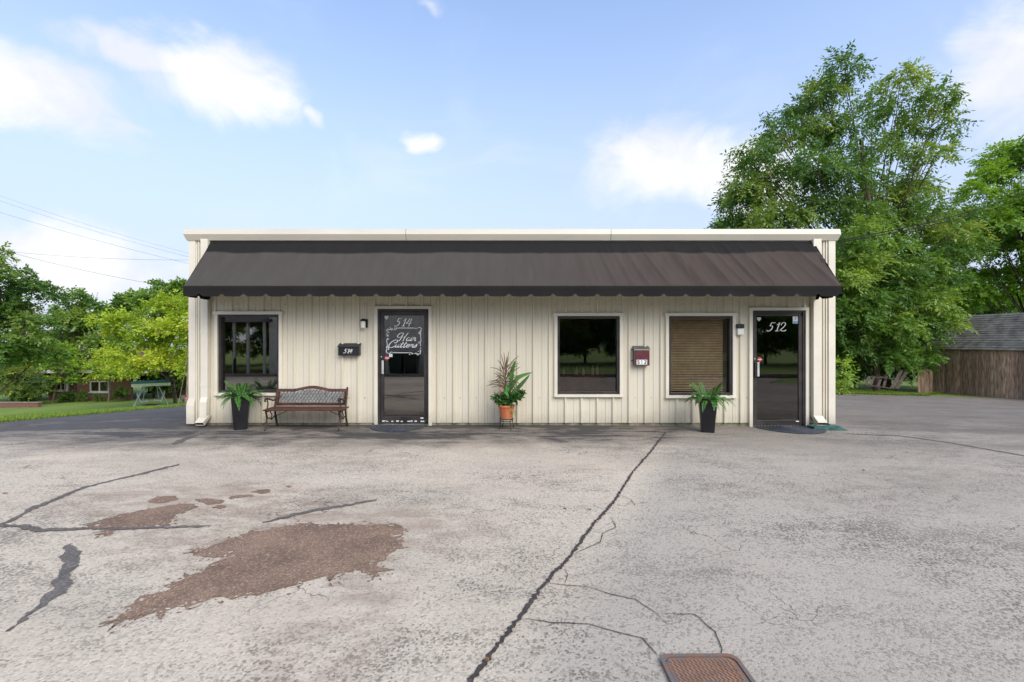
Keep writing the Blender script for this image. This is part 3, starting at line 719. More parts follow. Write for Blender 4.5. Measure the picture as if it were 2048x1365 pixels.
# doors
def door(key, px_handle, handle_y, glass_px):
    x0, x1, z0, z1 = OP[key]; dn = node('door', B); t = .06
    for q_ in ((x0 - t, x0 + .002, D - .05, D + .03, -.06, z1), (x1 - .002, x1 + t, D - .05, D + .03, -.06, z1), (x0 - t, x1 + t, D - .053, D + .03, z1, z1 + .055)):
        b = MB(); b.box(*q_); b.build('casing', M['trim'], dn, bevel=.004)
    b = MB(); b.box(x0 + .002, x0 + .045, D - .02, D + .1, z0, z1 - .002); b.box(x1 - .045, x1 - .002, D - .02, D + .1, z0, z1 - .002); b.box(x0 + .045, x1 - .045, D - .02, D + .1, z1 - .047, z1 - .002); b.build('jamb', M['bronze'], dn, bevel=.003)
    gx0, gx1, gz0, gz1 = rect(*glass_px)
    b = MB(); e = .003
    b.box(x0 + .045 + e, gx0, D - .005, D + .04, z0 + .015, z1 - .05); b.box(gx1, x1 - .045 - e, D - .005, D + .04, z0 + .015, z1 - .05)
    b.box(gx0, gx1, D - .005, D + .04, gz1, z1 - .05); b.box(gx0, gx1, D - .005, D + .04, z0 + .015, gz0); b.build('leaf_frame', M['bronze'], dn, bevel=.003)
    b = MB(); b.box(gx0 - .005, gx1 + .005, D + .012, D + .018, gz0 - .005, gz1 + .005); b.build('pane', M['glass_mirror' if key == 'd1' else 'glass_dark'], dn)
    b = MB(); b.box(x0 + .0, x1, D - .05, D + .1, z0 - .045, z0 + .012); b.build('threshold', M['foundation'] if key == 'd1' else M['alu'], dn)
    xa, xb = wall_x(px_handle[0], .06), wall_x(px_handle[1], .06); za, zb = wall_z(handle_y[1], .06), wall_z(handle_y[0], .06)
    b = MB(); b.box(xa, xb, D - .07, D - .045, za, zb); b.build('handle', M['alu'], dn, bevel=.004)
    b = MB(); b.box(xa - .035, xa - .002, D - .05, D - .005, za - .01, zb + .005); b.build('handle_plate', M['bronze'], dn, bevel=.003)
    b = MB(); b.lathe((0, 0, 0), [(.012, 0), (.012, .008)], 12); b.v = [(xa - .02 + v[0], D - .005 - v[2], zb + .07 + v[1]) for v in b.v]; b.build('lock', M['alu'], dn)
    b = MB(); b.box(x1 - .05, x1 - .012, D - .035, D - .021, z1 - .09, z1 - .03); b.build('hinge', M['black_metal'], dn)
    b = MB(); b.box(x1 - .05, x1 - .012, D - .035, D - .021, z0 + .02, z0 + .07); b.build('hinge', M['black_metal'], dn)
    return dn, (gx0, gx1, gz0, gz1)
d1, g1 = door('d1', (763.5, 767.5), (721, 748), (768, 848, 631, 832))
d2, g2 = door('d2', (1514.5, 1518.5), (725, 753), (1513, 1597, 632, 840))
YL = D + .0095
def LX(px): return wall_x(px, -.01)
def LZ(py): return wall_z(py, -.01)
lettering('514', LX(789), LX(824), LZ(653), LZ(637), YL, .0125).build('number', M['white'], d1)
lettering('Hair', LX(795), LX(832), LZ(682), LZ(665.5), YL, .011).build('lettering', M['white'], d1)
lettering('Cutters', LX(778), LX(834), LZ(695), LZ(680), YL, .012).build('lettering', M['white'], d1)
b = MB(); rs = random.Random(4)
def orn(pts, wd_=.01): stroke_ribbon(b, [(LX(px), LZ(py)) for px, py in pts], wd_, YL - .0005, 0)
orn([(793.5, 656), (829, 656)], .016); orn([(829, 656), (832, 657), (835, 656)], .01); orn([(836, 656), (839, 654.5), (842, 656.5), (842.5, 660), (840, 662)]); orn([(842.5, 660), (841, 665), (838.5, 668), (838, 665), (840, 663.5), (841.5, 668), (841, 673)]); orn([(841, 673), (842, 680), (840.5, 687), (841.5, 692)], .008)
orn([(786, 705.5), (819, 705.5)], .016); orn([(786, 705), (782, 704), (779, 706.5), (774.5, 706), (772.5, 702), (774, 697)]); orn([(774, 697), (773, 693), (776, 694), (777.5, 698), (775, 700)]); orn([(774, 697), (775, 690), (773.5, 683), (775, 676)], .008)
for k in range(46):                       # leaf sprays in two corners of the painted border
    u = rs.random()
    if k % 2: cx, cy = (773 + rs.uniform(0, 4) + (u * 18 if k % 4 == 1 else 0), 656 + rs.uniform(-1, 3) + (u * 22 if k % 4 == 3 else 0))
    else: cx, cy = (841 - rs.uniform(0, 4) - (u * 20 if k % 4 == 2 else 0), 708 - rs.uniform(-1, 3) - (u * 24 if k % 4 == 0 else 0))
    a = rs.uniform(0, 6.28); orn([(cx - 1.6 * math.cos(a), cy - 1.6 * math.sin(a)), (cx + .4, cy + .4), (cx + 1.6 * math.cos(a), cy + 1.6 * math.sin(a))], .009)
b.build('border', M['white'], d1)
lettering('512', LX(1534), LX(1572), LZ(662), LZ(645), YL, .0135).build('number', M['white'], d2)
def sticker(pts, mat, parent, y=YL):
    q = MB(); q.add([(LX(a), y, LZ(c)) for a, c in pts], [tuple(range(len(pts)))[::-1]]); return q.build('sticker', M[mat], parent)
def shield(cx, cy, r, mat, parent):
    sticker([(cx - r, cy - r * .8), (cx - r * .4, cy - r), (cx, cy - r * .85), (cx + r * .4, cy - r), (cx + r, cy - r * .8), (cx + r * .85, cy + r * .2), (cx, cy + r), (cx - r * .85, cy + r * .2)], mat, parent)
def badge(cx, cy, parent):
    sticker([(cx - 5.5, cy), (cx - 3.5, cy - 2), (cx - 2, cy - 4.5), (cx + 2, cy - 4.5), (cx + 3.5, cy - 2), (cx + 5.5, cy), (cx + 2.5, cy + 2.5), (cx, cy + 5), (cx - 2.5, cy + 2.5)], 'redsticker', parent)
    sticker([(cx - 4, cy - .8), (cx + 4, cy - .8), (cx + 4, cy + .8), (cx - 4, cy + .8)], 'pale', parent, YL - .001)
shield(773, 635.5, 4, 'pale', d1); badge(774, 716, d1); sticker([(778, 707.5), (785, 707.5), (785, 714), (778, 714)], 'pale', d1)
shield(1518, 638.5, 4.2, 'pale', d2); badge(1519.5, 719, d2)
sticker([(1585.5, 633), (1596, 633), (1596, 647), (1585.5, 647)], 'pale', d2); sticker([(1586, 642.5), (1595.5, 642.5), (1595.5, 646.5), (1586, 646.5)], 'blue', d2, YL - .001); sticker([(1589.5, 635), (1592.5, 635), (1591.5, 640.5), (1590, 640.5)], 'blue', d2, YL - .001)
for dn, cx, cy in ((d1, 844, 836), (d2, 1594.5, 842.5)):
    b = MB(); b.box(wall_x(cx - 3), wall_x(cx + 3), D - .009, D - .006, wall_z(cy + 1), wall_z(cy - 1)); b.build('sticker', M['white'], dn)
b = MB(); rs = random.Random(2)
for k in range(9):
    cx = 762 + k * 10 + rs.uniform(-3, 3); b.box(wall_x(cx), wall_x(cx + rs.uniform(2, 8)), D - .0095, D - .006, wall_z(843.5), wall_z(840.5 + rs.uniform(0, 1.6)))
tag(b.build('scuff_marks', M['pale'], d1), kind='stuff')

# interior fit-out seen through the glass
I = empty('interior_fittings', (0, D + 3, 0.015), 'dim shop interior seen through the glass, teal wall and cupboards', 'interior')
b = MB(); b.box(-.16, -.06, D + .14, D + 10.3, .016, 2.75); b.build('partition', M['interior'], I)
b = MB(); b.box(4.12, 4.2, D + .14, D + 10.3, .016, 2.75); b.build('partition', M['interior'], I)
b = MB(); b.box(XL + .2, -.17, D + 4.5, D + 4.6, .016, 2.75); b.build('rear_wall', M['interior'], I)
b = MB(); b.box(-.05, 4.1, D + 3.2, D + 3.3, .016, 2.75); b.build('rear_wall', M['teal'], I)
b = MB(); b.box(1.0, 2.1, D + 2.85, D + 3.19, 1.35, 2.1); b.build('cabinet', M['cabinet'], I, bevel=.005)
b = MB(); b.box(.2, 2.9, D + .5, D + 1.0, .85, .9); b.box(.3, 2.8, D + .55, D + .95, .016, .85); b.build('counter', M['cabinet'], I)
b = MB(); b.box(2.55, 2.65, D + .5, D + 3.1, .016, 2.75); b.build('door_post', M['interior'], I)
rs = random.Random(9)
for k in range(12):
    xx = rs.uniform(1.0, 1.95); h = rs.uniform(.1, .24); yy = D + rs.uniform(.55, .9)
    b = MB(); b.lathe((xx, yy, .9), [(.03, 0), (.032, h * .6), (.012, h * .75), (.012, h)], 10)
    b.build('bottle', M[rs.choice(['white', 'maroon', 'frost', 'cabinet', 'dark'])], I)
b = MB(); b.tube([(-4.85, D + 1.0, 2.75), (-4.85, D + 1.0, 2.05)], .006, 6); b.lathe((-4.85, D + 1.0, 1.8), [(.02, 0), (.05, .05), (.04, .18), (.02, .25)], 12); b.build('pendant', M['white'], I)
b = MB(); b.box(XL + .3, -3.9, D + 2.2, D + 2.24, .9, 1.9); b.build('mirror', M['alu'], I)

# ------------------------------------------------------------------ awning
A = empty('awning', (0, D, 2.4), 'long black-brown fabric awning with scalloped valance across the shop front', 'awning')
AX0, AX1 = -5.662, 5.68; AYF, AZT, AZF = D - .80, 3.47, 2.545
nx, ny = 460, 26; vs = []; rs = random.Random(12)
seams = [-3.6, -1.76, .25, 1.95, 3.05, 4.25]
for j in range(ny + 1):
    v = j / ny
    for i in range(nx + 1):
        u = i / nx; x = AX0 + (AX1 - AX0) * u
        y = D - .035 + (AYF - D + .035) * v; z = AZT + (AZF - AZT) * v
        k = max(0, min(1, (x - .6) / 2.2)); xs_ = x - .38 * v * (k * .9 + .1)
        wr = .05 * (k * .93 + .07) * (math.sin(xs_ * 9.1 + 1.6 * math.sin(xs_ * 2.1)) * .4 + (1 - abs(math.sin(xs_ * 8.7 + 1.5 * math.sin(xs_ * 3.3)))) ** 2.2 * 1.1 + .35 * (1 - abs(math.sin(xs_ * 17.3 + 2.2 * math.sin(xs_ * 1.7)))) ** 3) * (.3 + .7 * v)
        wr += .004 * math.sin(x * 3.1 + v * 2) - .02 * math.sin(math.pi * v)
        for s in seams:
            dx = x - .08 * v - s; wr += .006 * math.exp(-(dx / .012) ** 2) - .004 * math.exp(-((dx - .04) / .03) ** 2)
        n_ = Vector((0, -(AZT - AZF), .8)).normalized()
        n_ = Vector((0, -.757, .653))
        env = math.sin(math.pi * min(1, v * 1.0)) ** .35 if 0 < v < 1 else 0
        vs.append((x, y + n_.y * wr * env, z + n_.z * wr * env))
b = MB(); b.add(vs, [(j * (nx + 1) + i, (j + 1) * (nx + 1) + i, (j + 1) * (nx + 1) + i + 1, j * (nx + 1) + i + 1) for j in range(ny) for i in range(nx)])
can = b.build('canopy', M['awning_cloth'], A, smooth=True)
can.data.transform(Matrix.Translation((0, 0, 2.4))); can.location = (0, 0, -2.4)        # cloth colour follows the height of the cloth
def valance(p0, p1, length, n_sc, name, phase, ragged):
    """Hanging strip with a small pointed notch between scallops."""
    p0, p1 = Vector(p0), Vector(p1); t = (p1 - p0).normalized(); out = Vector((t.y, -t.x, 0)); m = int(n_sc * 16); vs = []; rr = random.Random(7)
    for i in range(m + 1):
        u = i / m; q = (u * n_sc + phase) % 1.0; dn = min(q, 1 - q) * .381
        drop = .188 - .045 * max(0, 1 - dn / .05) ** .8 - .006 * max(0, 1 - dn / .16)
        p = p0.lerp(p1, u); bow = .012 * math.sin(u * n_sc * 2.3 + 1) + .006 * math.sin(u * 41)
        for k, f in enumerate((0, .12, .4, .7, 1)):
            o = out * (bow * f + (.012 if 0 < f < .3 else .004))
            vs.append((p.x + o.x, p.y + o.y, p.z - drop * f + (.004 * math.sin(u * n_sc * 4.1) if k == 0 else 0)))
    b = MB(); b.add(vs, [(i * 5 + k, i * 5 + k + 1, (i + 1) * 5 + k + 1, (i + 1) * 5 + k) for i in range(m) for k in range(4)])
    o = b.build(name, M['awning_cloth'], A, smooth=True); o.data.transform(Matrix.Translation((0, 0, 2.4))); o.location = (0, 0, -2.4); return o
LN = AX1 - AX0
valance((AX0, AYF - .004, AZF), (AX1, AYF - .004, AZF), LN, LN / .381, 'valance', .28, 0)
valance((AX0, D - .04, AZF), (AX0, AYF, AZF), .77, 2.02, 'valance', .05, 0); valance((AX1, AYF, AZF), (AX1, D - .04, AZF), .77, 2.02, 'valance', .5, 0)
for xx in (AX0 + .004, AX1 - .004):
    b = MB(); b.add([(xx, D - .036, AZT - .01), (xx, AYF + .005, AZF), (xx, D - .036, AZF)], [(0, 1, 2)]); b.build('end_panel', M['awning_cloth'], A)
b = MB(); b.box(AX0, AX1, D - .045, D - .031, AZT - .02, AZT + .012); b.build('wall_rail', M['bronze'], A)
b = MB()
for xx in np.linspace(AX0 + .05, AX1 - .05, 7):
    b.tube([(xx, D - .05, AZF), (xx, AYF + .03, AZF)], .012, 6); b.tube([(xx, D - .05, AZT - .06), (xx, AYF + .03, AZF - .02)], .012, 6)
b.tube([(AX0 + .03, AYF + .025, AZF - .012), (AX1 - .03, AYF + .025, AZF - .012)], .014, 6); b.build('tube_frame', M['bronze'], A)

# ------------------------------------------------------------------ wall lamps, mailboxes
la = empty('wall_lantern', (wall_x(731), D, wall_z(647)), 'white cylinder wall lantern with dark cap left of the 514 door', 'wall lamp')
cx = wall_x(726, .11); zc = wall_z(647, .1)
b = MB(); b.box(wall_x(729), wall_x(736), D - .022, D - .001, zc - .075, zc + .085); b.build('back_plate', M['black_metal'], la, bevel=.003)
b = MB(); b.lathe((cx, D - .10, zc - .085), [(.04, 0), (.044, .01), (.044, .12), (.04, .125)], 20); b.build('shade', M['frost'], la, smooth=False)
b = MB(); b.lathe((cx, D - .10, zc + .041), [(.052, 0), (.052, .02), (.04, .04), (.015, .05)], 20); b.box(cx - .012, wall_x(731), D - .09, D - .02, zc + .05, zc + .075); b.build('cap', M['black_metal'], la)
lb = empty('wall_lantern', (wall_x(1481), D, wall_z(659)), 'square frosted glass wall light with black top left of the 512 door', 'wall lamp')
xa, xb = wall_x(1474.5, .1), wall_x(1488.5, .1)
b = MB(); b.box(xa, xb, D - .11, D - .001, wall_z(656.5, .1), wall_z(648, .1)); b.build('cap', M['black_metal'], lb, bevel=.004)
b = MB(); b.box(xa + .004, xb - .004, D - .105, D - .01, wall_z(670, .1), wall_z(656.5, .1) - .001); b.build('shade', M['frost'], lb, bevel=.02)
m1 = empty('mailbox', (wall_x(698), D, wall_z(711)), 'black wall mailbox with white script 514 between bench and door', 'mailbox')
xa, xb, za, zb = wall_x(677, .1), wall_x(718.5, .1), wall_z(711, .1), wall_z(688, .1)
b = MB(); b.add([(xa, D - .12, za), (xb, D - .12, za), (xb, D - .001, za), (xa, D - .001, za), (xa, D - .12, zb - .05), (xb, D - .12, zb - .05), (xb, D - .001, zb), (xa, D - .001, zb)],
                [(0, 3, 2, 1), (4, 5, 6, 7), (0, 1, 5, 4), (1, 2, 6, 5), (2, 3, 7, 6), (3, 0, 4, 7)]); b.build('box', M['black_plastic'], m1, bevel=.004)
b = MB(); b.add([(xa - .012, D - .135, zb - .058), (xb + .012, D - .135, zb - .058), (xb + .012, D - .001, zb + .004), (xa - .012, D - .001, zb + .004), (xa - .012, D - .13, zb - .045), (xb + .012, D - .13, zb - .045), (xb + .012, D - .001, zb + .016), (xa - .012, D - .001, zb + .016)],
                [(0, 3, 2, 1), (4, 5, 6, 7), (0, 1, 5, 4), (1, 2, 6, 5), (2, 3, 7, 6), (3, 0, 4, 7)]); b.build('lid', M['black_plastic'], m1)
b = MB(); b.box(xa + .03, xb - .03, D - .1225, D - .1195, za + .025, za + .12); b.build('panel', M['black_plastic'], m1, bevel=.002)
lettering('514', wall_x(687, .12), wall_x(705, .12), wall_z(706.5, .12), wall_z(698, .12), D - .124, .010).build('number', M['white'], m1)
m2 = empty('mailbox', (wall_x(1281), D, wall_z(731)), 'maroon wall mailbox with grey lid and white 512 plate', 'mailbox')
xa, xb, za, zb = wall_x(1268.5, .12), wall_x(1299, .12), wall_z(731, .12), wall_z(692, .12)
b = MB(); b.add([(xa, D - .13, za), (xb, D - .13, za), (xb, D - .001, za), (xa, D - .001, za), (xa, D - .13, zb - .075), (xb, D - .13, zb - .075), (xb, D - .001, zb - .02), (xa, D - .001, zb - .02)],
                [(0, 3, 2, 1), (4, 5, 6, 7), (0, 1, 5, 4), (1, 2, 6, 5), (2, 3, 7, 6), (3, 0, 4, 7)]); b.build('box', M['greymetal'], m2, bevel=.003)
b = MB(); b.box(xa + .008, xb - .008, D - .136, D - .1305, za + .008, zb - .085); b.build('front_panel', M['maroon'], m2, bevel=.002)
b = MB(); b.add([(xa - .008, D - .145, zb - .078), (xb + .008, D - .145, zb - .078), (xb + .008, D - .001, zb - .01), (xa - .008, D - .001, zb - .01), (xa - .008, D - .14, zb - .062), (xb + .008, D - .14, zb - .062), (xb + .008, D - .001, zb + .002), (xa - .008, D - .001, zb + .002)],
                [(0, 3, 2, 1), (4, 5, 6, 7), (0, 1, 5, 4), (1, 2, 6, 5), (2, 3, 7, 6), (3, 0, 4, 7)]); b.build('lid', M['greymetal'], m2)
pa, pb, qa, qb = wall_x(1273, .13), wall_x(1294, .13), wall_z(729, .13), wall_z(719.5, .13)
b = MB(); b.box(pa, pb, D - .138, D - .1362, qa, qb); b.build('number_plate', M['white'], m2)
cw = (pb - pa) / 3
def seg(x, pts):
    b = MB()
    for (u0, v0, u1, v1) in pts: b.box(x + u0 * cw, x + u1 * cw, D - .1392, D - .1382, qa + v0 * (qb - qa), qa + v1 * (qb - qa))
    b.build('digit', M['black_metal'], m2)
seg(pa, [(.22, .74, .8, .88), (.22, .48, .42, .74), (.3, .46, .78, .6), (.6, .2, .82, .46), (.22, .12, .7, .26)])
seg(pa + cw, [(.42, .14, .58, .48), (.42, .56, .58, .88), (.3, .74, .42, .84)])
seg(pa + 2 * cw, [(.2, .72, .75, .88), (.58, .5, .8, .8), (.4, .34, .66, .54), (.22, .2, .46, .38), (.2, .12, .8, .26)])
for zq in (za + .08, zb - .08):
    b = MB(); b.box(xa - .03, xa, D - .02, D - .001, zq, zq + .02); b.build('bracket', M['greymetal'], m2)

# ------------------------------------------------------------------ bench
BE = empty('park_bench', (-3.72, 8.86, 0), 'brown wooden bench with scrolled iron ends and blue lattice back', 'bench')
bx0, bx1 = -4.40, -3.04; by = 9.02                        # the back stands near the wall
def side(x):
    e = node('end_frame', BE)
    b = MB(); b.tube(crom([(x, by - .44, .34), (x, by - .40, .22), (x, by - .43, .1), (x, by - .47, 0.002)], 5), [.017] * 11 + [.012] * 4 + [.016], 8); b.build('leg', M['iron'], e, True)
    b = MB(); b.tube(crom([(x, by + .0, .73), (x, by - .03, .6), (x, by - .10, .38), (x, by - .08, .2), (x, by - .0, 0.002)], 5), [.018] * 20 + [.014], 8); b.build('leg', M['iron'], e, True)
    b = MB(); b.tube(crom([(x, by - .05, .53), (x, by - .16, .505), (x, by - .32, .545), (x, by - .43, .565), (x, by - .47, .54), (x, by - .45, .515)], 5), .015, 8)
    b.tube(crom([(x, by - .40, .555), (x, by - .36, .47), (x, by - .38, .40), (x, by - .40, .36)], 5), .011, 8); b.build('armrest', M['iron'], e, True)
    b = MB(); b.tube(crom([(x, by - .41, .21), (x, by - .3, .2), (x, by - .24, .17), (x, by - .16, .2), (x, by - .09, .22)], 5), .010, 8)
    b.tube(crom([(x, by - .25, .18), (x, by - .22, .25), (x, by - .27, .3), (x, by - .24, .34)], 5), .009, 8); b.bar((x, by - .44, .335), (x, by - .08, .345), .03, .03); b.build('brace', M['iron'], e, True)
side(bx0 + .03); side(bx1 - .03)
for k in range(5):
    y = by - .46 + k * .085; b = MB(); b.box(bx0 - .02, bx1 + .02, y, y + .068, .352 - .004 * (k == 0), .378 - .006 * (k == 0)); b.build('seat_slat', M['wood_red'], BE, bevel=.008)
def back_pt(z): return by - .10 + (z - .38) * .27
b = MB(); b.bar((bx0 + .03, back_pt(.425), .425), (bx1 - .03, back_pt(.425), .425), .028, .05); b.build('back_rail', M['wood_red'], BE, bevel=.004)
xs = np.linspace(bx0 + .03, bx1 - .03, 33); b = MB(); vs = []
def arch(x):
    u = (x - (bx0 + bx1) / 2) / .36; return .70 + .055 * max(0, math.cos(min(1, abs(u)) * math.pi / 2)) ** 1.6
for x in xs:
    z1_ = arch(x); z0_ = z1_ - .052
    for (zz, dy) in ((z0_, -.014), (z1_, -.014), (z1_, .014), (z0_, .014)): vs.append((x, back_pt(zz) + dy, zz))
n = len(xs); b.add(vs, [(i * 4 + k, (i + 1) * 4 + k, (i + 1) * 4 + (k + 1) % 4, i * 4 + (k + 1) % 4) for i in range(n - 1) for k in range(4)] + [(0, 1, 2, 3), ((n - 1) * 4 + 3, (n - 1) * 4 + 2, (n - 1) * 4 + 1, (n - 1) * 4)])
b.build('crest_rail', M['wood_red'], BE)
for x in (bx0 + .065, bx1 - .065):
    b = MB(); b.bar((x, back_pt(.45), .45), (x, back_pt(.65), .65), .06, .026, (1, 0, 0)); b.build('stile', M['wood_red'], BE)
b = MB(); xa, xb = bx0 + .095, bx1 - .095; step = .064
def lat(x, z): return (x, back_pt(z), z)
for sgn in (1, -1):
    x = xa - .3
    while x < xb + .3:
        pts = []
        for q in range(9):
            zz = .452 + (.72 - .452) * q / 8; xx = x + sgn * (zz - .452) * .62 + (.10 if sgn < 0 else 0)
            if xa <= xx <= xb and zz < arch(xx) - .04: pts.append(lat(xx, zz))
        if len(pts) > 1: b.tube(pts, .0075, 5)
        x += step
b.build('lattice_back', M['lattice'], BE)
b = MB(); b.tube([(bx0 + .04, by - .18, .2), (bx0 + .36, by - .2, .345)], .006, 6); b.tube([(bx1 - .04, by - .18, .2), (bx1 - .36, by - .2, .345)], .006, 6); b.build('brace_rod', M['iron'], BE)

# ------------------------------------------------------------------ leaves: shared builder
def leaf_mesh(name, base, dirv, side, length, width, tint, mat, curl=0.0):
    """One quad per leaf from numpy arrays; vertex attribute tint carries the leaf's own shade."""
    n = len(base); L = length[:, None]; Wd = width[:, None]
    nrm = np.cross(dirv, side)
    v = np.empty((n, 4, 3), np.float32)
    v[:, 0] = base; v[:, 1] = base + dirv * L * .45 + side * Wd * .5 + nrm * L * curl; v[:, 2] = base + dirv * L; v[:, 3] = base + dirv * L * .45 - side * Wd * .5 + nrm * L * curl
    me = bpy.data.meshes.new(name); me.vertices.add(n * 4); me.loops.add(n * 4); me.polygons.add(n)
    me.vertices.foreach_set('co', v.reshape(-1)); me.loops.foreach_set('vertex_index', np.arange(n * 4, dtype=np.int32))
    me.polygons.foreach_set('loop_start', np.arange(0, n * 4, 4, dtype=np.int32)); me.polygons.foreach_set('loop_total', np.full(n, 4, np.int32))
    me.update(); at = me.attributes.new('tint', 'FLOAT', 'POINT'); at.data.foreach_set('value', np.repeat(tint.astype(np.float32), 4))
    me.materials.append(mat); return me
def norm(a): return a / np.maximum(1e-9, np.linalg.norm(a, axis=-1, keepdims=True))
def foliage(blobs, seed, per, leaf, k_leaf=11, spray=.55, droop=.35, shell=.45, tone=(.15, .6), topglow=.0):
    """Pinnate sprays spread through each clump's volume. blobs: (centre, (rx, ry, rz)). Leaves droop from short twigs."""
    r = np.random.default_rng(seed); Bs, Ds, Ss, Ls, Ws, Ts = [], [], [], [], [], []
    for c, rad in blobs:
        rad = np.array(rad); vol = rad[0] * rad[1] * rad[2]
        n = int(per * (vol ** (2 / 3)) + 4)
        u = norm(r.normal(size=(n, 3))); u[:, 2] = np.where(u[:, 2] < -.35, -u[:, 2] * .6, u[:, 2])
        rr = shell + (1.08 - shell) * r.random(n) ** .7
        nb = 7
        lob = norm(r.normal(size=(nb, 3))); mx_ = np.max(u @ lob.T, axis=1); amp = .62 + .5 * np.clip((mx_ - .55) / .45, 0, 1)
        keep = r.random(n) < np.clip((mx_ - .45) / .35, .12, 1); u, rr, amp = u[keep], rr[keep], amp[keep]; n = len(u)
        pos = np.array(c) + u * rad * (rr * amp)[:, None]
        ax = norm(u + r.normal(size=(n, 3)) * .55 + np.array([0, 0, -droop]) * r.random((n, 1)) * 1.6)
        tn = np.clip(r.normal(tone[0] + (tone[1] - tone[0]) * r.random(), .13, n), 0, 1)
        Lsp = spray * (.6 + .7 * r.random(n))
        sd = norm(np.cross(ax, np.array([0, 0, 1.0]) + r.normal(size=(n, 3)) * .35)); up = np.cross(sd, ax)
        for k in range(k_leaf):
            t = (k // 2 + .6) / (k_leaf / 2 + .3); sg = 1 if k % 2 else -1
            bpos = pos + ax * (Lsp * t)[:, None] - np.array([0, 0, 1.0]) * (droop * .5 * Lsp * t * t)[:, None]
            dv = norm(ax * (.55 if k < k_leaf - 1 else 1.5) + sd * sg * (.9 if k < k_leaf - 1 else 0) + np.array([0, 0, -droop * .8]) + r.normal(size=(n, 3)) * .28)
            si = norm(np.cross(dv, up + r.normal(size=(n, 3)) * .55))
            Bs.append(bpos); Ds.append(dv); Ss.append(si); Ls.append(leaf[0] * (.65 + .7 * r.random(n))); Ws.append(leaf[1] * (.65 + .7 * r.random(n)))
            Ts.append(np.clip(tn + r.normal(0, .10, n), 0, 1))
    return [np.concatenate(a) for a in (Bs, Ds, Ss, Ls, Ws, Ts)]
def limb_mesh(base, top, blobs, r0, seed, stems=1):
    rr = random.Random(seed); b = MB(); base, top = Vector(base), Vector(top)
    mid = base.lerp(top, .5) + Vector((rr.uniform(-.3, .3), rr.uniform(-.3, .3), 0)) * r0 * 3
    tr = crom([base - Vector((0, 0, .3)), base.lerp(mid, .5), mid, top], 4); n = len(tr)
    b.tube(tr, [r0 * (1.25 if i == 0 else 1) * (1 - .72 * i / (n - 1)) for i in range(n)], 9)
    for c, rad in blobs:
        c = Vector(c); q = min(n - 2, max(1, int((c.z - base.z) / max(.1, top.z - base.z) * n * .55) + rr.randint(-1, 1))); s = tr[q]
        m = s.lerp(c, .5) + Vector((rr.uniform(-.2, .2), rr.uniform(-.2, .2), rr.uniform(.0, .5))) * rad[0] * .5
        ra = r0 * .22 * (1 - .4 * q / n); b.tube(crom([s, m, c], 4), [ra, ra * .9, ra * .8, ra * .7, ra * .6, ra * .5, ra * .42, ra * .34, ra * .26], 6)
        for _ in range(2):
            d = Vector((rr.uniform(-1, 1), rr.uniform(-1, 1), rr.uniform(-.2, 1))); d.normalize()
            e = c + Vector((d.x * rad[0], d.y * rad[1], d.z * rad[2])) * .85; s2 = m.lerp(c, rr.uniform(.2, 1)); b.tube([s2, s2.lerp(e, .5) + Vector((0, 0, .06)), e], [ra * .3, ra * .2, ra * .08], 5)
    return b
def tree(name, label, cat, d, base_px, blobs_px, mat, seed, per=85, leaf=(.17, .07), r0=.2, zj=.5, group=None, bark='bark', top_px=None, trunk_d=None, k_leaf=11, spray=.55, droop=.35, tone=(.15, .6), back=True):
    rr = random.Random(seed); s = d / F; td = trunk_d or d
    bx = (base_px - 1024) * td / F; base = Vector((bx, td, T(bx, td)))
    blobs = []
    for (px, py, rp) in blobs_px:
        rad = rp * s; dz = rr.uniform(-zj, zj) * rad * 2.2
        p = P(px, py, d); k = (d + dz) / d
        q = Vector((p.x * k, d + dz, CAMH + (p.z - CAMH) * k)); blobs.append((tuple(q), (rad * rr.uniform(.9, 1.15), rad * rr.uniform(.9, 1.2), rad * rr.uniform(.75, .95))))
    if back:
        ext = []
        for (c, rad) in blobs:
            if rr.random() < .45: ext.append(((c[0] + rr.uniform(-.5, .5), c[1] + rad[1] * rr.uniform(1.2, 2.0), c[2] - rad[2] * .3), rad))
        blobs_all = blobs + ext
    else: blobs_all = blobs
    cz = max(c[2] for c, _ in blobs); cxm = sum(c[0] for c, _ in blobs) / len(blobs); cym = sum(c[1] for c, _ in blobs) / len(blobs)
    top = Vector((cxm, cym, base.z + (cz - base.z) * .8))
    root = empty(name, base, label, cat, group)
    limb_mesh(base, top, blobs_all, r0, seed).build('trunk', M[bark], root, smooth=True)
    a = foliage(blobs_all, seed, per, leaf, k_leaf, spray, droop, tone=tone)
    a[0] = a[0] - np.array(base)
    link('crown', leaf_mesh('crown', *a, M[mat]), root)
    return root
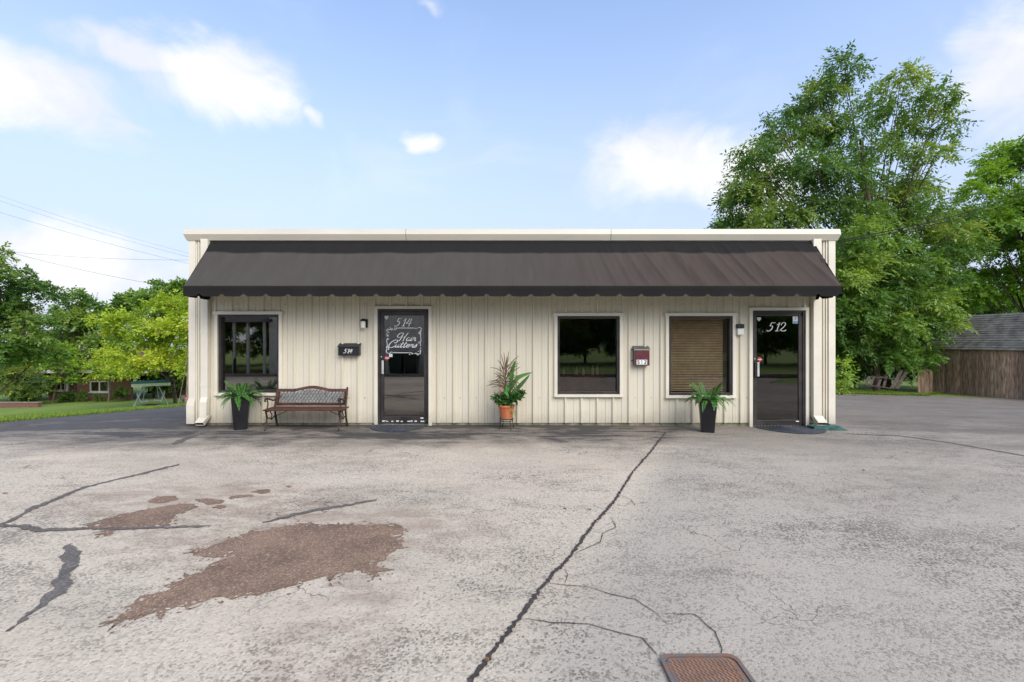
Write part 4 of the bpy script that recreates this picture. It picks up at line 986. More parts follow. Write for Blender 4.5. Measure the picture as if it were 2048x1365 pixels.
# ------------------------------------------------------------------ trees on the right
tree('tall_tree', 'tallest tree, airy feathery green crown rising behind the right end of the shop', 'tree', 27, 1770,
     [(1690,145,39),(1650,185,34),(1800,165,34),(1790,220,39),(1850,235,34),(1885,190,31),(1900,245,21),(1872,310,32),(1640,255,37),(1700,275,47),(1592,225,18),(1560,265,29),(1520,315,32),(1495,375,36),(1560,360,52),(1630,340,55),(1700,350,58),(1770,310,45),(1830,380,45),(1760,400,55),(1505,435,38),(1560,440,52),(1640,430,58),(1720,450,55),(1800,450,45),(1860,420,36),(1900,470,39),(1850,510,42),(1780,520,49),(1915,430,33),(1710,540,42),(1935,510,28),(1880,560,36),(1480,300,11),(1530,245,9)],
     'leaf_mid', 41, per=140, leaf=(.23, .088), r0=.34, zj=.6, tone=(.0, .95), droop=.55, spray=.7)
tree('spreading_tree', 'bright green spreading tree at the right edge above the shed', 'tree', 31, 2062,
     [(2040,330,45),(1995,355,36),(2045,420,52),(1955,385,26),(1985,450,46),(2055,490,48),(1955,510,40),(2010,555,46),(2060,580,40),(1950,590,36),(2095,400,58),(2100,500,58),(2090,290,42),(2150,420,70),(1930,470,24)],
     'leaf_lime', 42, per=200, leaf=(.24, .11), r0=.3, zj=.5, tone=(.0, .45))
tree('thicket', 'deep green overgrown thicket hanging low between shop and shed', 'shrub', 23.6, 1752,
     [(1700,560,42),(1760,590,46),(1700,635,46),(1755,670,46),(1815,620,46),(1850,668,38),(1700,700,36),(1778,715,34),(1828,715,34),(1860,600,36),(1885,640,28),(1650,600,40),(1640,680,40),(1720,600,40),(1800,660,40),(1850,715,22),(1690,505,38),(1745,530,40),(1800,560,40),(1850,540,36),(1900,560,30),(1730,470,34),(1790,490,34),(1660,540,36)],
     'leaf_deep', 43, per=230, leaf=(.21, .085), r0=.18, zj=.35, tone=(.0, .95), droop=.55)
tree('roadside_bush', 'small bright green sapling beside the right corner of the shop', 'shrub', 20.5, 1684,
     [(1683,728,14),(1678,750,16),(1690,760,12),(1672,775,14)], 'leaf_lime', 44, per=150, leaf=(.15, .06), r0=.04, zj=.3, tone=(.2, .6))
tree('background_tree', 'dense tree behind the shed roof, between thicket and spreading tree', 'tree', 38, 1930,
     [(1880,590,34),(1925,615,30),(1975,610,34),(2030,615,36),(2080,600,50),(1900,640,30),(1960,650,30),(2020,660,40),(1840,560,30),(1850,640,40),(1780,640,50),(1700,650,50)], 'leaf_mid', 45, per=160, leaf=(.24, .1), r0=.25, tone=(.05, .5))
tree('background_tree', 'treetop just showing over the roof left of the tallest tree', 'tree', 36, 1470,
     [(1465,452,20),(1440,448,9),(1500,470,30),(1540,480,30),(1470,490,30)], 'leaf_lime', 46, per=200, leaf=(.2, .09), r0=.2, tone=(.1, .5))
tree('hedge', 'shadowy undergrowth closing the gap below the thicket', 'hedge', 27.5, 1700,
     [(1640,745,34),(1680,735,34),(1720,742,34),(1760,735,36),(1800,740,36),(1840,735,34),(1880,730,34),(1700,700,40),(1780,695,40),(1850,690,40),(1640,690,40)], 'leaf_deep', 47, per=300, leaf=(.16, .08), r0=.1, tone=(.0, .3), back=False)
# ------------------------------------------------------------------ trees on the left
tree('broad_oak', 'tall dark green tree cut off by the left edge of the view', 'tree', 24, -40,
     [(2,512,18),(-5,550,26),(8,612,26),(56,640,17),(20,650,42),(55,672,28),(10,705,42),(-35,560,50),(-45,640,60),(-60,720,55)], 'leaf_mid', 51, per=330, leaf=(.15, .08), r0=.28, tone=(.0, .7), spray=.3)
tree('sweetgum_tree', 'pale green pointed treetop rising in the middle of the left-hand trees', 'tree', 42, 150,
     [(155,596,17),(130,618,20),(180,615,18),(152,640,28),(115,648,18),(190,648,24),(150,680,30),(100,680,24),(200,690,26)], 'leaf_mid', 52, per=260, leaf=(.26, .18), r0=.2, tone=(.35, .85), k_leaf=7, spray=.6)
tree('yellowing_tree', 'broad yellow-green tree over the garden swing beside the shop', 'tree', 33, 352,
     [(340,608,26),(300,632,26),(252,645,28),(372,640,28),(330,660,34),(280,680,32),(232,670,24),(378,690,28),(345,720,28),(300,722,26),(218,712,20),(250,735,20),(385,738,22),(205,640,18),(376,592,14),(410,650,30),(410,710,30)], 'leaf_yellow', 53, per=280, leaf=(.19, .12), r0=.16, trunk_d=39, tone=(.15, .8), k_leaf=7, spray=.5, bark='pale_bark')
tree('background_tree', 'dark green treetops behind the yellow-green tree', 'tree', 50, 300,
     [(250,608,20),(280,598,18),(330,582,20),(365,578,18),(222,632,20),(300,610,24),(395,590,24),(340,610,30)], 'leaf_deep', 54, per=170, leaf=(.32, .18), r0=.25, tone=(.3, .8))
tree('layered_small_tree', 'small lime tree with flat layered boughs in front of the brick house', 'tree', 40, 103,
     [(112,720,18),(140,708,16),(155,728,16),(128,742,18),(150,760,12),(108,758,11),(95,735,14),(125,700,14)], 'leaf_lime', 55, per=260, leaf=(.18, .11), r0=.07, tone=(.2, .8), k_leaf=7, spray=.35, bark='pale_bark', back=False)
tree('mimosa_bush', 'low spreading bush flecked yellow at the left edge above the brick planter', 'shrub', 38.5, 30,
     [(8,750,22),(45,745,20),(75,765,15),(22,778,16),(60,785,12),(-10,768,25),(88,780,9)], 'leaf_mimosa', 56, per=260, leaf=(.18, .08), r0=.06, tone=(.0, .55), back=False)
tree('background_tree', 'dark leafy tree filling the gap left of the brick house', 'tree', 44, 80,
     [(95,690,22),(80,725,24),(122,712,20),(58,740,24),(100,745,24),(40,715,24),(70,770,22)], 'leaf_deep', 57, per=230, leaf=(.25, .15), r0=.16, tone=(.15, .7))
tree('young_maple', 'young tree with slim trunk in front of the house window', 'tree', 40, 216,
     [(196,752,15),(224,750,15),(250,748,13),(215,735,14),(268,742,12),(186,734,13),(240,728,13)], 'leaf_yellow', 58, per=260, leaf=(.18, .12), r0=.07, tone=(.1, .6), k_leaf=7, spray=.4, bark='pale_bark', back=False)
tree('hedge', 'dark hedge closing the garden behind the swing', 'hedge', 44, 340,
     [(318,765,20),(340,770,20),(362,768,20),(385,765,22),(300,755,16),(345,745,22),(375,745,22),(400,750,24)], 'leaf_deep', 59, per=260, leaf=(.22, .12), r0=.1, tone=(.0, .35), back=False)
tree('hedge', 'dark hedge along the left edge behind the brick planter', 'hedge', 42, 40,
     [(0,770,26),(35,775,24),(65,772,22),(90,768,20),(10,740,26),(50,742,26),(85,740,22),(-30,760,30)], 'leaf_deep', 50, per=260, leaf=(.22, .12), r0=.1, tone=(.05, .5), back=False)
for px, py, rr_, lab in ((132, 795, 12, 'dark rounded evergreen bush by the house corner'), (243, 788, 10, 'dark low bush right of the house window'), (165, 793, 7, 'small climbing shrub against the brick wall'), (195, 797, 6, 'smallest shrub under the house window'), (40, 797, 14, 'dark foliage behind the low brick planter')):
    tree('garden_shrub', lab, 'shrub', 41 if px > 100 else 39, px, [(px, py - 4, rr_), (px + 4, py + 3, rr_ * .8), (px - 5, py + 4, rr_ * .7)], 'leaf_deep', 60 + px, per=420, leaf=(.14, .08), r0=.02, tone=(.05, .5), spray=.25, k_leaf=7)

# ------------------------------------------------------------------ ferns in black planters
def frond_mesh(seed, L, arch_):
    rr = np.random.default_rng(seed); n = 24; B_, D_, S_, Le, Wi, Ti = [], [], [], [], [], []
    prev = None
    for k in range(n):
        t = (k + 1) / n; x = L * (t - .12 * t * t); z = L * (arch_[0] * t - arch_[1] * t ** 2.2)
        tang = np.array([1.0, 0, arch_[0] - 2.2 * arch_[1] * t ** 1.2]); tang = tang / np.linalg.norm(tang)
        ll = .075 * math.sin(math.pi * (t * .86 + .12)) ** .7 * L / .45
        for s in (-1, 1):
            d = norm(np.array([.35, s * 1.0, -.12]) + rr.normal(size=3) * .1); B_.append((x, 0, z)); D_.append(d); S_.append(norm(np.cross(d, np.cross(tang, (0, 1, 0))))); Le.append(ll * rr.uniform(.85, 1.1)); Wi.append(.032 * L / .45); Ti.append(rr.uniform(.2, .8))
    return leaf_mesh('frond', np.array(B_), np.array(D_), np.array(S_), np.array(Le), np.array(Wi), np.array(Ti), M['leaf_fern'], .08)
FR = [frond_mesh(i, L, a) for i, (L, a) in enumerate(((.38, (1.05, .85)), (.40, (.8, .82)), (.34, (1.5, .75)), (.39, (.6, .95))))]
def planter(cx, cy, yaw, htop, label, seed):
    z0 = T(cx, cy); root = empty('potted_fern', (cx, cy, z0), label, 'potted plant'); rr = random.Random(seed)
    def sq(h, z): return [(cx + h * (math.cos(yaw) * i - math.sin(yaw) * j), cy + h * (math.sin(yaw) * i + math.cos(yaw) * j), z0 + z) for i, j in ((-1, -1), (1, -1), (1, 1), (-1, 1))]
    rings = [sq(.102, .002), sq(.105, .02), sq(.147, htop - .02), sq(.15, htop), sq(.134, htop), sq(.13, htop - .06)]
    b = MB(); vs = [p for r_ in rings for p in r_]; b.add(vs, [(i * 4 + k, i * 4 + (k + 1) % 4, (i + 1) * 4 + (k + 1) % 4, (i + 1) * 4 + k) for i in range(5) for k in range(4)] + [(3, 2, 1, 0)]); b.build('pot', M['black_plastic'], root, bevel=.006)
    b = MB(); b.add(sq(.129, htop - .05), [(0, 1, 2, 3)]); b.build('soil', M['soil'], root)
    for k in range(40):
        a = k * 2.39996 + rr.uniform(-.2, .2); tilt = rr.uniform(-.15, .3) if k % 4 != 2 else rr.uniform(.1, .5)
        o = link('frond', FR[k % 4], root); o.location = (.06 * math.cos(a), .06 * math.sin(a), htop - .05); o.rotation_euler = (rr.uniform(-.3, .3), -tilt * .8 + .05, a); s = rr.uniform(.8, 1.08); o.scale = (s, s, s)
planter((482 - 1024) * 8.74 / F, 8.74, R(24), .60, 'fern in tall black planter beside the bench, in front of the left window', 1)
planter((1415 - 1024) * 8.56 / F, 8.56, R(-16), .60, 'fern in tall black planter left of the 512 door', 2)

# ------------------------------------------------------------------ terracotta pot on a wire stand
sx, sy = (1013 - 1024) * 8.75 / F, 8.75
ST = empty('plant_stand', (sx, sy, 0), 'low black wire plant stand under the terracotta pot', 'plant stand')
for a in (.5, 2.1, 3.7, 5.3):
    b = MB(); ca, sa = math.cos(a), math.sin(a); b.tube(crom([(sx + .11 * ca, sy + .11 * sa, .185), (sx + .125 * ca, sy + .125 * sa, .12), (sx + .15 * ca, sy + .15 * sa, .003)], 5), .006, 6); b.build('leg', M['black_metal'], ST)
for zz, rr_ in ((.185, .125), (.15, .118)):
    b = MB(); b.tube([(sx + rr_ * math.cos(a), sy + rr_ * math.sin(a), zz) for a in np.linspace(0, 2 * math.pi, 25)], .006, 6, False); b.build('ring', M['black_metal'], ST)
b = MB(); b.tube([(sx - .12, sy, .187), (sx + .12, sy, .187)], .005, 6); b.tube([(sx, sy - .12, .187), (sx, sy + .12, .187)], .005, 6); b.build('cross_bar', M['black_metal'], ST)
PT = empty('potted_plant', (sx, sy, .195), 'mixed plant with spiky and broad leaves in a terracotta pot by the wall', 'potted plant')
b = MB(); b.lathe((sx, sy, .195), [(.108, 0), (.112, .01), (.135, .18), (.138, .2), (.152, .205), (.155, .232), (.15, .24), (.138, .238), (.13, .2)], 32); b.build('pot', M['terracotta'], PT, smooth=False)
b = MB(); b.lathe((sx, sy, .40), [(.128, 0), (.1, .012)], 20); b.build('soil', M['soil'], PT)
rr = np.random.default_rng(3)
def blade(name, pts, w0, mat, tint, fold=.2):
    f = crom(pts, 5); n = len(f); vs = []
    for i, q in enumerate(f):
        t = (f[min(i + 1, n - 1)] - f[max(i - 1, 0)]).normalized(); s = t.cross(Vector((.1, -1, .2))).normalized(); u = i / (n - 1)
        wq = w0 * (math.sin(math.pi * min(1, u * .92 + .06)) ** .8); nn = s.cross(t)
        vs += [q - s * wq / 2 + nn * wq * fold, q, q + s * wq / 2 + nn * wq * fold]
    b = MB(); b.add(vs, [(i * 3 + k, i * 3 + k + 1, (i + 1) * 3 + k + 1, (i + 1) * 3 + k) for i in range(n - 1) for k in range(2)])
    o = b.build(name, M[mat], PT, smooth=True); at = o.data.attributes.new('tint', 'FLOAT', 'POINT'); at.data.foreach_set('value', [tint] * len(o.data.vertices)); return o
top = Vector((sx + .0, sy, .42)); ctr = top + Vector((-.02, 0, .62))
b = MB(); b.tube([top, top + Vector((-.03, 0, .3)), ctr], [.012, .01, .006], 6); b.build('stem', M['bark'], PT)
for k in range(58):                                   # spiky dracaena leaves
    z = rr.uniform(.18, .66); a = rr.uniform(0, 6.28); s = top + Vector((-.03 * z, 0, z)); el = rr.uniform(-.15, 1.0) if z < .5 else rr.uniform(.5, 1.5); L = rr.uniform(.24, .42)
    dv = Vector((math.cos(a) * math.cos(el), math.sin(a) * math.cos(el) * .6, math.sin(el))); e = s + dv * L; blade('spike_leaf', [s, s + dv * L * .5 + Vector((0, 0, .02)), e + Vector((0, 0, -.05 * (1.2 - el)))], .016, 'leaf_dusky', float(rr.uniform(.1, .9)))
bl = [((.06, .3, 0), (.10, .62, .02), (.16, .82, .06)), ((.08, .28, 0), (.20, .50, .03), (.46, .60, .0)), ((.08, .2, 0), (.22, .34, .05), (.42, .56, .02)), ((.02, .2, .02), (.06, .36, .05), (.13, .58, .04)), ((.0, .15, .06), (-.03, .28, .1), (.04, .18, .13)), ((.06, .15, .05), (.13, .26, .08), (.18, .34, .05)), ((.1, .15, .02), (.2, .22, .06), (.27, .2, .08)), ((-.02, .12, .03), (.02, .28, .06), (.0, .40, .02))]
for pts in bl:
    q = [top + Vector((a, -c, b_)) for a, b_, c in pts]; q = [top + Vector((pts[0][0] * .4, 0, .02)), q[0]] + q[1:]
    blade('broad_leaf', q[1:], .072, 'leaf_fern', float(rr.uniform(.0, .5)), .12)
    b = MB(); b.tube([q[0], q[1]], .005, 5); b.build('stem', M['bark'], PT)
cb = [(tuple(top + Vector((x_, y_, z_))), (r_, r_, r_)) for x_, y_, z_, r_ in ((-.1, -.03, .08, .08), (.03, -.04, .1, .11), (.12, -.02, .06, .08), (-.17, -.02, .14, .06), (.2, -.02, .17, .07), (.0, .04, .16, .1), (.25, -.02, .22, .05))]
a = foliage(cb, 5, 6500, (.05, .036), 5, .06, .3, tone=(.0, .35)); a[0] = a[0] - np.array((sx, sy, .195)); link('bushy_foliage', leaf_mesh('bushy_foliage', *a, M['leaf_fern']), PT)
cb = [(tuple(top + Vector((x_, -.13, z_))), (.05, .03, .07)) for x_, z_ in ((.1, -.02), (.13, -.09), (.12, -.15))]
a = foliage(cb, 6, 2600, (.022, .018), 5, .04, .9, tone=(.6, 1.0)); a[0] = a[0] - np.array((sx, sy, .195)); link('trailing_vine', leaf_mesh('trailing_vine', *a, M['leaf_mid']), PT)
b = MB(); b.lathe(tuple(top + Vector((-.105, -.06, .25))), [(.004, 0), (.018, .015), (.022, .04), (.01, .05)], 8); b.build('flower', M['pink'], PT)

# ------------------------------------------------------------------ door mats, splash block, meter lid, litter
def half_mat(px0, px1, py0, py1, label):
    a, c = G(px0, py0), G(px1, py0); f = G((px0 + px1) / 2, py1); cx = (a.x + c.x) / 2; rx = (c.x - a.x) / 2; yb = D - .06; ry = yb - f.y
    out = [(cx + rx * math.cos(t), yb - ry * math.sin(t)) for t in np.linspace(0, math.pi, 40)]; n = len(out); z = T(cx, yb) + .006
    b = MB(); b.add([(x, y, z) for x, y in out] + [(x, y, z + .012) for x, y in out], [tuple(range(n))[::-1], tuple(range(n, 2 * n))] + [(i, (i + 1) % n, (i + 1) % n + n, i + n) for i in range(n)])
    root = empty('door_mat', (cx, yb, z), label, 'door mat'); b.build('base', M['mat_rubber'], root)
    for k in range(1, 9):
        s = 1 - k * .1; pts = [(cx + rx * s * math.cos(t), yb - ry * s * math.sin(t), z + .014) for t in np.linspace(0, math.pi, 30)]
        q = MB(); q.tube(pts, .008, 5); q.build('rib', M['mat_rubber'], root)
half_mat(742, 852, 853, 864.5, 'half-round grey rubber mat before the door lettered Hair Cutters')
half_mat(1513, 1642, 856, 868.5, 'wider half-round grey rubber mat next to the green splash block')
a, c = G(1622, 856), G(1690, 866); z = T(6.0, 8.9)
b = MB(); ax0, ax1 = 5.47, 6.06; y0_, y1_ = 8.74, 8.97
def sb(x0, x1, y0, y1, za, zb_a, zb_b): b.add([(x0, y0, za), (x1, y0, za), (x1, y1, za), (x0, y1, za), (x0, y0, zb_a), (x1, y0, zb_b), (x1, y1, zb_b), (x0, y1, zb_a)], [(0, 3, 2, 1), (4, 5, 6, 7), (0, 1, 5, 4), (1, 2, 6, 5), (2, 3, 7, 6), (3, 0, 4, 7)])
zz = z + .003
sb(ax0, ax1 - .12, y0_, y0_ + .05, zz, zz + .062, zz + .06); sb(ax0, ax1 - .05, y1_ - .05, y1_, zz, zz + .062, zz + .06); sb(ax0, ax0 + .05, y0_ + .05, y1_ - .05, zz, zz + .062, zz + .08)
sb(ax1 - .12, ax1, y0_, y0_ + .05, zz, zz + .06, zz + .012); sb(ax1 - .05, ax1 + .05, y1_ - .05, y1_, zz, zz + .06, zz + .012); sb(ax0 + .05, ax1 - .02, y0_ + .05, y1_ - .05, zz, zz + .03, zz + .012)
SBK = b.build('splash_block', M['splash_green'], None, loc=(5.9, 8.8, zz)); tag(SBK, 'green plastic splash block under the right downspout', 'splash block')
c4 = [G(1322, 1318), G(1456, 1318), G(1515, 1395), G(1366, 1420)]; cen = sum(c4, Vector()) / 4
ML = empty('meter_lid', (cen.x, cen.y, 0), 'rusty ribbed cast iron meter lid set in the paving', 'meter lid')
ex = (c4[1] - c4[0]).normalized(); L0 = (c4[1] - c4[0]).length; ey = Vector((ex.y * -1, ex.x, 0)) * -1
def lid_pt(u, v, z): q = c4[0] + ex * u + ey * v; return (q.x, q.y, z)
Lx, Ly = L0 + .03, .46
def rrect(m, r_, n=6):
    out = []
    for (cx, cy, a0) in ((m + r_, m + r_, math.pi), (Lx - m - r_, m + r_, 1.5 * math.pi), (Lx - m - r_, Ly - m - r_, 0), (m + r_, Ly - m - r_, .5 * math.pi)):
        for k in range(n + 1): a_ = a0 + .5 * math.pi * k / n; out.append((cx + r_ * math.cos(a_), cy + r_ * math.sin(a_)))
    return out
o_, i_ = rrect(-.012, .05), rrect(.008, .045); n = len(o_)
b = MB(); b.add([lid_pt(u, v, .004) for u, v in o_] + [lid_pt(u, v, .016) for u, v in o_] + [lid_pt(u, v, .016) for u, v in i_] + [lid_pt(u, v, .005) for u, v in i_],
                [(k * n + j, k * n + (j + 1) % n, (k + 1) * n + (j + 1) % n, (k + 1) * n + j) for k in range(3) for j in range(n)]); b.build('rim', M['cast'], ML)
i2 = rrect(.012, .043); b = MB(); b.add([lid_pt(u, v, .010) for u, v in i2], [tuple(range(n))[::-1]]); b.build('plate', M['cast'], ML)
k = 0
b = MB()
for ux in np.arange(.035, Lx - .02, .021):
    for vy in np.arange(.03, Ly - .03, .03):
        if (ux - Lx / 2) ** 2 + (vy - Ly / 2) ** 2 < .055 ** 2: continue
        p0, p1 = lid_pt(ux - .005, vy, .011), lid_pt(ux + .006, vy + .026, .011); b.bar(p0, p1, .006, .005)
tag(b.build('tread_ribs', M['rust'], ML), kind='stuff')
b = MB(); b.lathe((0, 0, 0), [(.05, .0), (.05, .002), (.04, .004)], 20); q = lid_pt(Lx / 2, Ly / 2, .0105); b.v = [(v[0] + q[0], v[1] + q[1], v[2] + q[2]) for v in b.v]; b.build('boss', M['cast'], ML)
rs = random.Random(6); spots = [(975, 1322, 'by the joint at the bottom of the view'), (1130, 1018, 'in the middle of the pale paving'), (1728, 941, 'on the grey paving right of the joint'), (740, 904, 'in front of the 514 door'), (10, 987, 'at the left edge of the paving'), (1180, 1020, 'just left of the joint'), (468, 1142, 'on the brown worn patch'), (1895, 812, 'near the shed on the far paving')]
for (px, py, wh) in spots:
    p = G(px, py); b = MB(); a0 = rs.uniform(0, 6.28); L = rs.uniform(.014, .022) * (1.5 if py < 1000 else 1); pts = []
    for k in range(9):
        t = k / 8 * 2 * math.pi; r_ = L * (.55 + .45 * abs(math.cos(t))) * rs.uniform(.8, 1.1); pts.append((p.x + r_ * math.cos(t + a0), p.y + .7 * r_ * math.sin(t + a0), p.z + .008 + .004 * math.cos(2 * t)))
    b.add(pts + [(q[0], q[1], q[2] - .002) for q in pts], [tuple(range(9)), tuple(range(9, 18))[::-1]] + [(i, i + 9, (i + 1) % 9 + 9, (i + 1) % 9) for i in range(9)]); tag(b.build('fallen_leaf', M['leaf_litter'], loc=(p.x, p.y, p.z)), 'dry orange fallen leaf ' + wh, 'leaf', 'fallen leaves on the paving')

# ------------------------------------------------------------------ shed, side fence, leaning rack
d1s, d2s = 25.0, 20.8
p1 = Vector(((1862 - 1024) / F * d1s, d1s, 0)); p2 = Vector((22.12, d2s, 0)); u = (p2 - p1).normalized(); nrm = Vector((-u.y, u.x, 0)); ZE, ZR, LEN, HW = 1.25, 2.89, 9.5, 1.81
SH = empty('shed', (p1.x, p1.y, -1.0), 'old weathered plank shed with grey shingle roof', 'shed')
rs = random.Random(14); s = 0.0
def sp(a, w_, z): q = p1 + u * a + nrm * w_; return (q.x, q.y, z)
pm = {}
while s < LEN:
    wd_ = rs.uniform(.13, .2); g0 = min(T(*sp(s, 0, 0)[:2]), T(*sp(s + wd_, 0, 0)[:2])) - .12 + rs.uniform(0, .1); o_ = rs.uniform(-.012, .012)
    b = MB(); e = s + wd_ - .012
    b.add([sp(s, -.012 + o_, g0), sp(e, -.012 + o_, g0), sp(e, .012 + o_, g0), sp(s, .012 + o_, g0), sp(s, -.012 + o_, ZE + .02), sp(e, -.012 + o_, ZE + .02), sp(e, .012 + o_, ZE + .02), sp(s, .012 + o_, ZE + .02)],
          [(0, 3, 2, 1), (4, 5, 6, 7), (0, 1, 5, 4), (1, 2, 6, 5), (2, 3, 7, 6), (3, 0, 4, 7)]); b.build('plank', M['plank'], SH); s += wd_
b = MB(); b.add([sp(0.02, .05, -1.6), sp(LEN, .05, -1.6), sp(LEN, 2 * HW, -1.6), sp(.02, 2 * HW, -1.6), sp(.02, .05, ZE), sp(LEN, .05, ZE), sp(LEN, 2 * HW, ZE), sp(.02, 2 * HW, ZE)], [(0, 1, 5, 4), (1, 2, 6, 5), (2, 3, 7, 6), (3, 0, 4, 7)]); b.build('inner_wall', M['oldwood'], SH)
b = MB(); b.add([sp(.0, .0, ZE), sp(.0, 2 * HW, ZE), sp(.0, HW, ZR - .06), sp(LEN, .0, ZE), sp(LEN, 2 * HW, ZE), sp(LEN, HW, ZR - .06)], [(0, 1, 2), (3, 5, 4)]); b.build('gable', M['oldwood'], SH)
NC = 16; rz = (ZR - ZE + .1)
for i in range(NC):
    a, c = i / NC, (i + 1.25) / NC; wa, wc = -.16 + (HW + .16) * a, -.16 + (HW + .16) * min(1.0, c); za, zc = ZE - .09 + rz * a, ZE - .09 + rz * min(1.0, c)
    b = MB(); n = 40; vs = []
    for k in range(n + 1):
        t = -.18 + (LEN + .2) * k / n; j = rs.uniform(-.008, .008); vs += [sp(t, wa, za + .035 + j), sp(t, wc, zc + .012), sp(t, wa, za + .01 + j)]
    b.add(vs, [(k * 3, (k + 1) * 3, (k + 1) * 3 + 1, k * 3 + 1) for k in range(n)] + [(k * 3 + 2, (k + 1) * 3 + 2, (k + 1) * 3, k * 3) for k in range(n)]); b.build('shingle_course', M['shingle'], SH)
b = MB(); b.add([sp(-.18, HW, ZR), sp(LEN, HW, ZR), sp(LEN, 2 * HW + .16, ZE - .09), sp(-.18, 2 * HW + .16, ZE - .09)], [(0, 1, 2, 3)]); b.build('rear_roof', M['shingle'], SH)
FE = empty('plank_fence', (20.3, 24.6, -1.0), 'short run of low weathered boards joining the left end of the shed', 'fence')
for k in range(7):
    px = 1836 + k * 4.2; q = G(px, 782); dd = 24.4; xx = (px - 1024) / F * dd; zt = CAMH - (738 + rs.uniform(-3, 4) - 682) / F * dd; b = MB(); b.box(xx, xx + .098, dd + rs.uniform(-.01, .01), dd + .025, T(xx, dd) - .05, zt); b.build('board', M['plank'], FE)
b = MB(); b.box((1836 - 1024) / F * 24.45, (1866 - 1024) / F * 24.45, 24.44, 24.5, -.1, 0.0); b.build('rail', M['oldwood'], FE)
RK = empty('wooden_rack', tuple(P(1770, 776, 22)), 'old grey wooden rack leaning on the grass under the thicket', 'rack')
def bar_px(a, c, da, dc, wd_, name):
    b = MB(); b.bar(P(*a, da), P(*c, dc), wd_, wd_ * .6); b.build(name, M['oldwood'], RK)
bar_px((1729, 769), (1783, 777), 22, 21.6, .09, 'rail'); bar_px((1736, 753), (1792, 757.5), 22.5, 22.1, .08, 'rail')
for x0_, x1_ in ((1731, 1738), (1741, 1748), (1756, 1763), (1767, 1773)): bar_px((x0_, 770 + (x0_ - 1729) * .13), (x1_, 753), 22, 22.5, .09, 'slat')
bar_px((1783, 777), (1803, 741), 21.6, 22.4, .11, 'post'); bar_px((1793, 778), (1812, 744), 21.7, 22.5, .11, 'post')

# ------------------------------------------------------------------ grass along the lot
def grass(name, pts, n, h, seed, spread):
    r = np.random.default_rng(seed); segs = list(zip(pts[:-1], pts[1:])); B_ = np.empty((n, 3))
    for i in range(n):
        a_, c_ = segs[r.integers(len(segs))]; t = r.random(); x = a_[0] + (c_[0] - a_[0]) * t; y = a_[1] + (c_[1] - a_[1]) * t; k = spread[0] + (spread[1] - spread[0]) * r.random() ** 1.6
        nx_, ny_ = -(c_[1] - a_[1]), (c_[0] - a_[0]); l_ = math.hypot(nx_, ny_); x += nx_ / l_ * k; y += ny_ / l_ * k; B_[i] = (x, y, T(x, y) - .02)
    dv = norm(r.normal(size=(n, 3)) * .45 + np.array([0, 0, 1])); sd = norm(np.cross(dv, r.normal(size=(n, 3))))
    me = leaf_mesh(name, B_, dv, sd, h * (.5 + r.random(n)), np.full(n, .022), r.random(n), M['grass_blade']); o = link(name, me); tag(o, kind='stuff'); o['label'] = 'mown grass along the edge of the paving'
le = [(p.x, p.y) for p in ge]
grass('grass', le, 60000, .09, 1, (-.05, 17.0))
grass('grass', [(a_, c_) for a_, c_ in right_edge], 30000, .10, 2, (-.05, 4.0))

# ------------------------------------------------------------------ brick house, planter wall, swing, pole, wires on the left
HD = 42.0
def hx(px, d=HD): return (px - 1024) * d / F
def hz_(py, d=HD): return CAMH + (682 - py) * d / F
H = empty('brick_house', (hx(190), HD, hz_(806)), 'single-storey brown brick house with white-framed window among the trees', 'house')
zb_, ze_ = hz_(812), hz_(740)
def wall_with_hole(x0, x1, y, holes, name):
    xs_ = sorted(set([x0, x1] + [v for h in holes for v in h[:2]])); b = MB()
    for a_, c_ in zip(xs_[:-1], xs_[1:]):
        m = (a_ + c_) / 2; sp_ = [(zb_, ze_)]
        for h in holes:
            if h[0] < m < h[1]: sp_ = [(zb_, h[2]), (h[3], ze_)]
        for s0, s1 in sp_: b.box(a_, c_, y, y + .25, s0, s1)
    return b.build(name, M['brick'], H)
wa = (hx(180), hx(218), hz_(784), hz_(762)); wb_ = (hx(86), hx(106), hz_(784), hz_(752))
wall_with_hole(hx(146), hx(262), HD, [wa], 'wall'); wall_with_hole(hx(70), hx(146), HD + 1.2, [wb_], 'wall'); 
b = MB(); b.box(hx(262), hx(310), HD + 2.5, HD + 2.75, zb_, ze_); b.build('wall', M['brick'], H)
b = MB(); b.box(hx(70), hx(70) + .25, HD + 1.45, HD + 9, zb_, ze_); b.build('wall', M['brick'], H)
b = MB(); b.box(hx(310), hx(310) + .25, HD + 2.75, HD + 9, zb_, ze_); b.build('wall', M['brick'], H)
for (x0, x1, z0, z1), y in ((wa, HD), (wb_, HD + 1.2)):
    wn = node('window', H); b = MB(); frame_boxes(b, x0, x1, z0, z1, .09, y - .03, y + .1); b.box((x0 + x1) / 2 - .05, (x0 + x1) / 2 + .05, y - .03, y + .1, z0 + .09, z1 - .09); b.build('frame', M['house_trim'], wn)
    b = MB(); b.box(x0 + .09, x1 - .09, y + .05, y + .06, z0 + .09, z1 - .09); b.build('pane', M['glass'], wn); b = MB(); b.box(x0 - .1, x1 + .1, y - .08, y, z0 - .1, z0); b.build('sill', M['house_trim'], wn)
    b = MB(); b.box(x0, x1, y + .12, y + .14, z0, z1); b.build('curtain', M['swing_white'], wn)
dn = node('door', H); b = MB(); b.box(hx(268), hx(285), HD + 2.45, HD + 2.5, zb_ + .2, hz_(752)); b.build('leaf', M['house_trim'], dn)
b = MB(); b.box(hx(137), hx(139.5), HD - .2, HD - .05, zb_, ze_); b.build('porch_post', M['house_trim'], H)
rf = node('roof', H)
